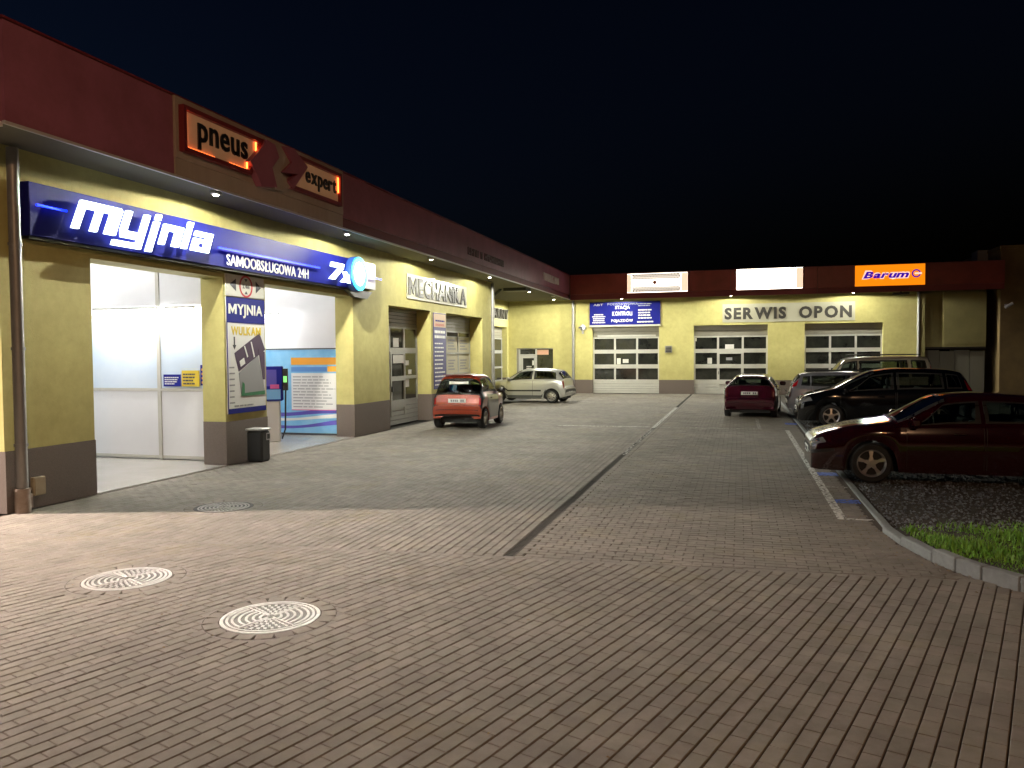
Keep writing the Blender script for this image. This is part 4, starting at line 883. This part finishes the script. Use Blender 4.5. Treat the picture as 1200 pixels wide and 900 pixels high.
        if mat is CGLASS and not seal:
            s.holes.append(c); L_ = lambda u_, v_: tuple((a[q]*(1-u_)+b_[q]*u_)*(1-v_)+(e[q]*(1-u_)+d[q]*u_)*v_ for q in (0, 1)); f = .07; g = .10
            wb = MB()
            for q in ([(0, 0), (1, 0), (1, g), (0, g)], [(0, 1-g), (1, 1-g), (1, 1), (0, 1)], [(0, g), (f, g), (f, 1-g), (0, 1-g)], [(1-f, g), (1, g), (1, 1-g), (1-f, 1-g)]):
                r_ = s.patch("window_seal", SEAM, o, [L_(*p) for p in q], off+.0015, (6, 3), True); wb.add([tuple(v.co) for v in r_.data.vertices], [tuple(p.vertices) for p in r_.data.polygons]); bpy.data.objects.remove(r_)
            wb.build("window_seal", SEAM, o)
        return o
    def both(s, name, mat, parent, c, off=.006, n=(8, 4)):
        return [s.patch(name, mat, parent, c, off, n), s.patch(name, mat, parent, [(t, 22-k) for t, k in c], off, n)]
def wheel(parent, x, y, r, side, style):
    w_ = .19; b = MB(); b.lathe([(r*.70, -w_/2), (r*.93, -w_/2), (r, -w_/2+.03), (r, w_/2-.03), (r*.93, w_/2), (r*.70, w_/2)], 1, n=28)
    t = b.build("wheel", RUBBER, parent, 35); t.location = (x, y-side*w_*.5, r)
    s_ = side; b = MB(); yo = s_*(w_/2-.012)
    b.lathe([(r*.72, yo+s_*.006), (r*.69, yo+s_*.012), (r*.64, yo), (r*.61, yo-s_*.05)], 1, n=28)
    if style == "spoke5":
        for i in range(5):
            a = 2*math.pi*i/5+.3; pts = []
            for rr, ww in ((r*.12, .04), (r*.35, .019), (r*.65, .036)):
                pts.append((rr, ww))
            L_ = [(rr, -ww) for rr, ww in pts]+[(rr, ww) for rr, ww in pts[::-1]]
            V = [(rr*math.cos(a)-q*math.sin(a), yo-s_*.012+s_*.012*(rr < r*.3), rr*math.sin(a)+q*math.cos(a)) for rr, q in L_]+[(rr*math.cos(a)-q*math.sin(a), yo-s_*.045, rr*math.sin(a)+q*math.cos(a)) for rr, q in L_]
            b.add(V, [(0, 1, 2, 3, 4, 5), (11, 10, 9, 8, 7, 6)]+[(i_, (i_+1) % 6, 6+(i_+1) % 6, 6+i_) for i_ in range(6)])
        b.cyl((0, yo-s_*.04, 0), 1, r*.16, s_*.045, 14)
    else:
        b.lathe([(r*.56, yo-s_*.02), (r*.30, yo-s_*.004), (r*.001, yo-s_*.002)], 1, n=28)
    b.build("rim", ALLOY, t, 35)
    d = MB()
    if style == "spoke5": d.lathe([(r*.68, yo-s_*.05), (.001, yo-s_*.05)], 1, n=24)
    else:
        for i in range(7):
            a = 2*math.pi*i/7; q0, q1 = r*.3, r*.5; ww = .2
            d.add([(q*math.cos(a+g), yo+s_*.004-s_*.012*(q > r*.4), q*math.sin(a+g)) for q, g in ((q0, -.12), (q1, -ww), (q1, ww), (q0, .12))], [(0, 1, 2, 3)])
    d.build("rim_opening", SEAM, t)
    return t
def mirror(parent, x, y, z, side, mat):
    b = MB(); b.box(-.05, .07, min(0, side*.2), max(0, side*.2), -.06, .08, None, .035); o = b.build("mirror", mat, parent, 40); o.location = (x, y, z)
def plate(parent, x, z, front, bars=True):
    s_ = 1 if front else -1; o = MB().box(0 if s_ > 0 else -.012, .012 if s_ > 0 else 0, -.26, .26, -.055, .055, None, .003).build("licence_plate", PLATE, parent); o.location = (x, 0, z)
    b = MB(); y = -.2
    for i in range(7):
        if i != 2: b.box(.0125 if s_ > 0 else -.0145, .0145 if s_ > 0 else -.0125, y, y+.035, -.032, .032)
        y += .058
    b.build("plate_characters", INK, o)
def car(label, cat, pos, heading, st, wheels, tr, wy, mat, group="cars parked on the forecourt", style="cap"):
    t = thing("parked_car", label, cat, Matrix.Translation((*pos, 0)) @ Matrix.Rotation(R(heading), 4, 'Z'), group); C = Car(st, wheels, tr)
    for wx in wheels:
        for sd in (1, -1): wheel(t, wx, sd*wy, tr, sd, style)
    L0, L1 = st[0][0], st[-1][0]; box("underbody", SEAM, t, L1+.12, L0-.12, -wy+.2, wy-.2, .17, .5)
    return t, C
def doors(C, t, mat, spans, k0=.35, k1=3.9, hx=.75):
    for sd in (0, 1):
        for a, b_ in spans:
            cs = [(a, k0), (b_, k0), (b_, k1), (a, k1)]; cs = [(q, 22-k) if sd else (q, k) for q, k in cs]
            C.patch("door", mat, t, cs, .0045, (14, 7)); d = [o for o in t.children if o.name.startswith("door")][-1]
            for q0, q1 in ((a-.012, a+.006), (b_-.006, b_+.012)): C.patch("door_seam", SEAM, t, [(x_, 22-k if sd else k) for x_, k in ((q0, k0), (q1, k0), (q1, k1), (q0, k1))], .0055, (1, 7))
            tt = a+(b_-a)*hx; p = C.S(tt, 22-3.1 if sd else 3.1); sg_ = -1 if sd else 1
            h = MB().box(p.x-.09, p.x+.09, min(p.y+sg_*.005, p.y+sg_*.04), max(p.y+sg_*.005, p.y+sg_*.04), p.z-.014, p.z+.014, None, .01).build("handle", mat, None); h.parent = d

# red microcar, seen from behind
RED = paint("orange_red_paint", (.25, .032, .010), .28, .15)
st = [(1.25, .50, .47, .50, .40, .28), (1.24, .72, .68, .60, .44, .25), (1.16, .88, .82, .70, .52, .22), (.80, 1.0, .92, .755, .62, .2), (.55, 1.12, .94, .757, .64, .2), (.28, 1.38, .95, .757, .60, .2), (0., 1.52, .96, .757, .575, .2), (-.4, 1.55, .97, .757, .565, .2), (-.86, 1.50, .98, .75, .55, .22), (-1.04, 1.20, .98, .735, .60, .24), (-1.13, .97, .90, .725, .62, .26), (-1.19, .74, .70, .72, .62, .28), (-1.25, .66, .62, .715, .60, .30), (-1.25, .46, .44, .69, .58, .34), (-1.20, .34, .33, .64, .5, .32)]
t, C = car("small red two seat car parked nose away by the workshop gate", "car", (-7.68, 22.25), 92, st, (.87, -.86), .29, .74, RED, style="spoke5")
C.patch("rear_window", CGLASS, t, [(8.35, 6.2), (8.35, 15.8), (9.9, 15.8), (9.9, 6.2)], .006, (14, 6))
C.both("side_window", CGLASS, t, [(4.4, 5.2), (6.9, 5.2), (6.9, 7.8), (5.7, 7.8)]); C.both("quarter_window", CGLASS, t, [(7.0, 5.2), (8.3, 5.2), (8.1, 7.8), (7.0, 7.8)]); C.patch("windshield", CGLASS, t, [(4.2, 8.1), (5.8, 8.1), (5.8, 13.9), (4.2, 13.9)])
C.both("pillar_panel", BLACK, t, [(8.4, 2.2), (11.65, 2.2), (11.65, 7.4), (8.4, 6.1)], .005, (16, 6))
C.both("tail_light", TAIL, t, [(10.25, 4.0), (11.3, 4.0), (11.3, 6.9), (10.25, 6.9)], .012, (6, 4)); C.patch("tailgate", RED, t, [(10.02, 7.6), (10.02, 14.4), (11.7, 14.4), (11.7, 7.6)], .007, (6, 8)); C.patch("tailgate_seam", SEAM, t, [(11.72, 3.), (11.72, 19.), (11.82, 19.), (11.82, 3.)], .006, (20, 1))
C.patch("rear_skirt", BLACK, t, [(13.25, 0.2), (13.25, 21.8), (13.9, 21.8), (13.9, .2)], .006, (20, 3)); C.patch("bumper_groove", SEAM, t, [(12.55, 6), (12.55, 16), (12.62, 16), (12.62, 6)], .006, (14, 1))
DOOR_SHADED = paint("shaded_red_panel", (.045, .018, .012), .45, .0); doors(C, t, DOOR_SHADED, [(4.3, 7.6)]); plate(t, -1.228, .80, False)  # red door side; its shade is painted in as dark brown
b = MB(); b.box(-1.045, -1.03, -.28, .28, 1.26, 1.34).build("window_sticker", PAPER, t).rotation_euler = (0, 0, 0)
for sd in (1, -1): mirror(t, .55, sd*.74, 1.02, sd, BLACK)
C.finish(RED, t, .62, 1.02, ((.05, .36), (.05, -.36)))
MB().box(-.95, -.80, -.5, .5, 1.505, 1.53, None, .01).build("roof_spoiler", pm("dark_red_trim", (.10, .01, .01), .35), t)

# silver hatchback, seen from its left side
SILV = paint("silver_paint", (.46, .46, .43), .3, .5)
hatch = lambda s, W, H: [(1.905*s, .42, .40, .60*W, .50*W, .24), (1.90*s, .62, .58, .67*W, .52*W, .22), (1.78*s, .79, .72, .77*W, .60*W, .2), (1.28*s, .94, .87, .82*W, .68*W, .2), (.88*s, 1.01, .92, .83*W, .70*W, .2), (.48*s, 1.01+.24*H, .94, .83*W, .65*W, .2), (.10*s, 1.01+.43*H, .95, .83*W, .58*W, .2), (-.4*s, 1.01+.48*H, .96, .83*W, .56*W, .2), (-1.1*s, 1.01+.455*H, .97, .83*W, .55*W, .2), (-1.52*s, 1.01+.37*H, .985, .815*W, .53*W, .22), (-1.78*s, 1.02, .94, .79*W, .62*W, .25), (-1.84*s, .72, .66, .775*W, .64*W, .27), (-1.905*s, .62, .58, .75*W, .62*W, .29), (-1.90*s, .42, .40, .69*W, .55*W, .30), (-1.84*s, .32, .31, .62*W, .5*W, .29)]
def dress_hatch(t, C, mat, three=True):
    C.patch("windshield", CGLASS, t, [(4.15, 8.1), (5.9, 8.1), (5.9, 13.9), (4.15, 13.9)], .005, (8, 10)); C.patch("rear_window", CGLASS, t, [(9.1, 7.6), (9.1, 14.4), (9.92, 14.4), (9.92, 7.6)], .006, (8, 10))
    C.both("side_window", CGLASS, t, [(4.45, 5.15), (7.0, 5.15), (7.0, 7.75), (5.75, 7.75)], .006, (10, 4)); C.both("quarter_window", CGLASS, t, [(7.14, 5.15), (8.95, 5.15), (8.75, 7.75), (7.14, 7.75)], .006, (8, 4))
    C.both("headlight", LAMPC, t, [(1.1, 3.2), (2.5, 2.9), (2.3, 5.), (1.15, 7.)], .007, (6, 4)); C.both("tail_light", TAIL, t, [(9.95, 3.1), (11., 3.1), (11., 6.5), (9.95, 6.8)], .009, (6, 4))
    C.patch("grille", BLACK, t, [(.75, 8.4), (.75, 13.6), (1.3, 13.6), (1.3, 8.4)], .006, (4, 6)); C.patch("tailgate_seam", SEAM, t, [(11.55, 4.), (11.55, 18.), (11.62, 18.), (11.62, 4.)], .006, (18, 1)); C.patch("bumper_groove", SEAM, t, [(12.5, 3), (12.5, 19), (12.58, 19), (12.58, 3)], .006, (18, 1))
    doors(C, t, mat, [(4.35, 7.07)] if three else [(4.35, 6.9), (6.96, 8.4)])
    for sd in (1, -1): mirror(t, C.fn[0](4.6), sd*C.fn[3](4)*.98, 1.02, sd, mat)
t, C = car("silver three door hatchback parked side on before the entrance", "car", (-8.9, 33.9), 174, hatch(1., 1., 1.), (1.155, -1.30), .29, .81, SILV)
dress_hatch(t, C, SILV)
C.both("side_moulding", BLACK, t, [(3.6, 1.35), (7.6, 1.35), (7.6, 1.65), (3.6, 1.65)], .012, (14, 1)); C.both("sill_panel", GREYB, t, [(3.9, .02), (7.9, .02), (7.9, .6), (3.9, .6)], .008, (14, 2)); C.patch("bumper_strip", BLACK, t, [(12.2, 2.2), (12.2, 19.8), (12.7, 19.8), (12.7, 2.2)], .009, (18, 2)); plate(t, -1.90, .50, False)
C.finish(SILV, t, .78, 1.02, ((.15, .36), (.15, -.36)), -.9)
# dark red hatchback, seen from behind
MAR = paint("dark_red_paint", (.050, .004, .012), .15, .1)
t, C = car("dark red hatchback standing rear on in front of the middle rear gate", "car", (.50, 28.35), 85, hatch(1.05, 1.0, .80), (1.25, -1.30), .29, .82, MAR)
TAIL_KEEP = TAIL; TAIL = pm("dark_tail_lens", (.07, .004, .006), .12, spec=.8); dress_hatch(t, C, MAR, False); TAIL = TAIL_KEEP; plate(t, -1.965, .80, False); C.patch("bumper_strip", CHROME, t, [(11.75, 7), (11.75, 15), (11.85, 15), (11.85, 7)], .008, (10, 1))

C.finish(MAR, t, .82, .98, ((.15, .36), (.15, -.36)), -.9)
# silver blue estate, seen from behind on its right side
SBL = paint("silver_blue_paint", (.36, .37, .42), .28, .6)
est = [(2.25, .42, .40, .62, .5, .24), (2.24, .64, .60, .70, .56, .22), (2.10, .76, .70, .80, .62, .2), (1.5, .92, .85, .87, .70, .2), (.95, .99, .90, .885, .74, .2), (.5, 1.24, .91, .885, .68, .2), (.1, 1.41, .92, .885, .62, .2), (-.5, 1.47, .94, .885, .60, .2), (-1.5, 1.45, .97, .88, .58, .2), (-1.86, 1.40, .99, .865, .56, .22), (-2.12, 1.06, .98, .84, .62, .26), (-2.19, .78, .72, .83, .66, .29), (-2.27, .66, .62, .81, .64, .31), (-2.27, .44, .42, .76, .58, .33), (-2.2, .33, .32, .68, .5, .32)]
t, C = car("silver blue estate car with tall red tail lamp, nose to the right", "car", (3.80, 27.75), -1, est, (1.35, -1.3), .31, .87, SBL, style="spoke5")
def dress_est(t, C, mat, tl=6.0):
    C.patch("windshield", CGLASS, t, [(4.15, 8.1), (5.9, 8.1), (5.9, 13.9), (4.15, 13.9)], .005, (8, 10)); C.patch("rear_window", CGLASS, t, [(9.08, 7.7), (9.08, 14.3), (9.9, 14.3), (9.9, 7.7)], .006, (8, 10))
    for a, b_, c_, d_ in ((4.45, 6.75, 6.75, 5.75), (6.86, 8.1, 8.05, 6.86), (8.2, 9.0, 8.75, 8.18)): C.both("side_window", CGLASS, t, [(a, 5.15), (b_, 5.15), (c_, 7.75), (d_, 7.75)], .006, (8, 4))
    C.both("headlight", LAMPC, t, [(1.1, 3.2), (2.5, 2.9), (2.3, 4.9), (1.15, 6.5)], .007, (6, 4)); C.both("tail_light", TAIL, t, [(9.5, 4.6), (11.2, 3.), (11.2, 6.3), (9.2, 7.2)], .009, (8, 4)); C.patch("grille", BLACK, t, [(.75, 8.2), (.75, 13.8), (1.4, 13.8), (1.4, 8.2)], .006, (4, 6))
    doors(C, t, mat, [(4.35, 6.8), (6.87, 8.12)])
    for sd in (1, -1): mirror(t, C.fn[0](4.6), sd*C.fn[3](4)*.98, 1.0, sd, mat)
    C.patch("bumper_strip", BLACK, t, [(12.1, 3), (12.1, 19), (12.4, 19), (12.4, 3)], .008, (18, 2))
dress_est(t, C, SBL); plate(t, -2.28, .82, False)
for sd in (1, -1): MB().bar((.0, sd*.56, 1.50), (-1.7, sd*.53, 1.49), .014).build("roof_rail", BLACK, t)

C.finish(SBL, t, .85, 1.0, ((.15, .38), (.15, -.38)), -.95)
# black people carrier facing left
BLK = paint("black_paint", (.003, .003, .0035), .1, 0.)
mpv = [(2.25, .42, .40, .64, .5, .22), (2.24, .66, .62, .72, .56, .2), (2.08, .86, .80, .83, .66, .18), (1.62, 1.0, .92, .885, .74, .18), (1.30, 1.08, .95, .895, .76, .18), (.75, 1.36, .97, .90, .70, .18), (.20, 1.58, .98, .90, .64, .18), (-.4, 1.645, 1.0, .90, .62, .18), (-1.4, 1.62, 1.02, .895, .60, .18), (-1.9, 1.54, 1.04, .88, .58, .2), (-2.13, 1.14, 1.03, .86, .66, .24), (-2.19, .80, .74, .85, .68, .27), (-2.26, .68, .64, .83, .66, .29), (-2.26, .46, .44, .78, .58, .31), (-2.2, .34, .33, .7, .5, .3)]
t, C = car("black people carrier with sloping nose behind the dark red saloon", "car", (3.85, 24.45), 180, mpv, (1.37, -1.33), .32, .885, BLK, style="spoke5"); dress_est(t, C, BLK)
plate(t, 2.245, .5, True); C.patch("chrome_strip", CHROME, t, [(1.35, 8), (1.35, 14), (1.45, 14), (1.45, 8)], .009, (6, 1)); C.both("fog_light", LAMPC, t, [(.35, 4.2), (.75, 4.2), (.75, 7), (.35, 7)], .006, (3, 3))

C.finish(BLK, t, 1.2, 1.12, ((.2, .38), (.2, -.38)), -.75)
# dark red saloon facing left, nearest on the right
DRK = paint("deep_red_paint", (.022, .0015, .002), .1, .0)
sal = [(2.255, .42, .40, .62, .5, .22), (2.25, .60, .56, .69, .55, .2), (2.16, .72, .67, .78, .62, .19), (1.55, .90, .83, .855, .68, .18), (1.02, .975, .89, .865, .71, .18), (.60, 1.21, .90, .865, .65, .18), (.22, 1.385, .91, .865, .59, .18), (-.3, 1.43, .92, .865, .57, .18), (-1.0, 1.395, .93, .86, .56, .18), (-1.45, 1.27, .95, .85, .56, .2), (-1.88, 1.06, .97, .82, .62, .22), (-2.17, 1.0, .95, .79, .64, .25), (-2.24, .72, .68, .77, .62, .28), (-2.255, .46, .44, .74, .56, .3), (-2.2, .34, .33, .66, .5, .29)]
t, C = car("deep red saloon with five spoke wheels, nearest on the right by the kerb", "car", (3.40, 14.55), 180, sal, (1.355, -1.155), .315, .855, DRK, style="spoke5")
C.patch("windshield", CGLASS, t, [(4.15, 8.1), (5.92, 8.1), (5.92, 13.9), (4.15, 13.9)], .005, (8, 10)); C.patch("rear_window", CGLASS, t, [(8.4, 8.0), (8.4, 14.), (9.9, 14.), (9.9, 8.)], .006, (8, 10))
for a, b_, c_, d_ in ((4.5, 6.85, 6.85, 5.85), (6.95, 8.25, 8.1, 6.95), (8.35, 9.15, 8.8, 8.2)): C.both("side_window", CGLASS, t, [(a, 5.15), (b_, 5.15), (c_, 7.75), (d_, 7.75)], .006, (10, 4))
C.both("headlight", LAMPC, t, [(1.15, 3.4), (2.32, 3.0), (2.2, 4.6), (1.2, 8.2)], .008, (8, 5)); C.both("tail_light", TAIL, t, [(11.05, 3.4), (12., 3.4), (12., 6.), (11.05, 6.)], .008, (4, 4)); C.patch("grille", BLACK, t, [(1.15, 8.6), (1.15, 13.4), (1.75, 13.4), (1.75, 8.6)], .007, (4, 8))
C.both("lamp_reflector", CHROME, t, [(1.35, 4.2), (1.75, 3.8), (1.7, 4.4), (1.35, 6.2)], .0095, (4, 3)); C.both("lamp_reflector", CHROME, t, [(1.85, 3.7), (2.15, 3.5), (2.1, 4.2), (1.82, 4.4)], .0095, (4, 3)); C.patch("grille_surround", CHROME, t, [(1.76, 8.5), (1.76, 13.5), (1.84, 13.5), (1.84, 8.5)], .009, (2, 8)); C.patch("air_intake", SEAM, t, [(.25, 6.), (.25, 16), (.7, 16), (.7, 6)], .006, (4, 12)); C.both("bumper_strip", BLACK, t, [(.9, 2.2), (2.5, 1.9), (2.5, 2.2), (.9, 2.8)], .008, (10, 1))
doors(C, t, DRK, [(4.4, 6.9), (6.97, 8.35)]); C.both("side_moulding", DRK, t, [(4.4, 1.45), (8.3, 1.45), (8.3, 1.75), (4.4, 1.75)], .013, (16, 1)); C.both("side_indicator", pm("amber_lens", (.7, .2, .02), .2), t, [(3.62, 2.4), (3.75, 2.4), (3.75, 2.65), (3.62, 2.65)], .008, (1, 1))
for sd in (1, -1): mirror(t, C.fn[0](4.7), sd*.86, .98, sd, DRK)
plate(t, 2.262, .46, True); C.both("wiper", BLACK, t, [(4.12, 9), (4.16, 9), (4.2, 10.8), (4.16, 10.8)], .02, (1, 3))

C.finish(DRK, t, .95, .98, ((.2, .37), (.2, -.37)), -.8)
# tall light off-road car behind
TAN = paint("pale_beige_paint", (.30, .26, .20), .35, .2)
suv = [(2.35, .50, .47, .70, .6, .30), (2.34, .80, .76, .78, .66, .28), (2.22, 1.02, .96, .86, .74, .28), (1.6, 1.10, 1.04, .90, .80, .28), (1.15, 1.15, 1.08, .91, .80, .28), (.85, 1.5, 1.09, .91, .76, .28), (.55, 1.84, 1.1, .91, .72, .28), (0, 1.92, 1.11, .91, .71, .28), (-1.4, 1.93, 1.12, .91, .70, .28), (-2.12, 1.90, 1.13, .90, .69, .3), (-2.28, 1.30, 1.14, .89, .74, .34), (-2.33, .9, .85, .88, .74, .36), (-2.38, .75, .7, .86, .72, .38), (-2.38, .55, .52, .8, .66, .4), (-2.3, .42, .4, .7, .6, .4)]
t, C = car("tall beige off-road wagon with roof rack, mostly hidden behind the black carrier", "car", (4.25, 31.4), 180, suv, (1.45, -1.4), .37, .89, TAN, style="spoke5"); dress_est(t, C, TAN)
rk = MB()
for sd in (1, -1): rk.bar((.4, sd*.6, 1.99), (-1.9, sd*.6, 1.99), .018)
for x in (.2, -.6, -1.4): rk.bar((x, -.6, 1.985), (x, .6, 1.985), .016)
rk.build("roof_rack", BLACK, t)
C.finish(TAN, t, 1.05, 1.3, ((.3, .4), (.3, -.4)), -.8)
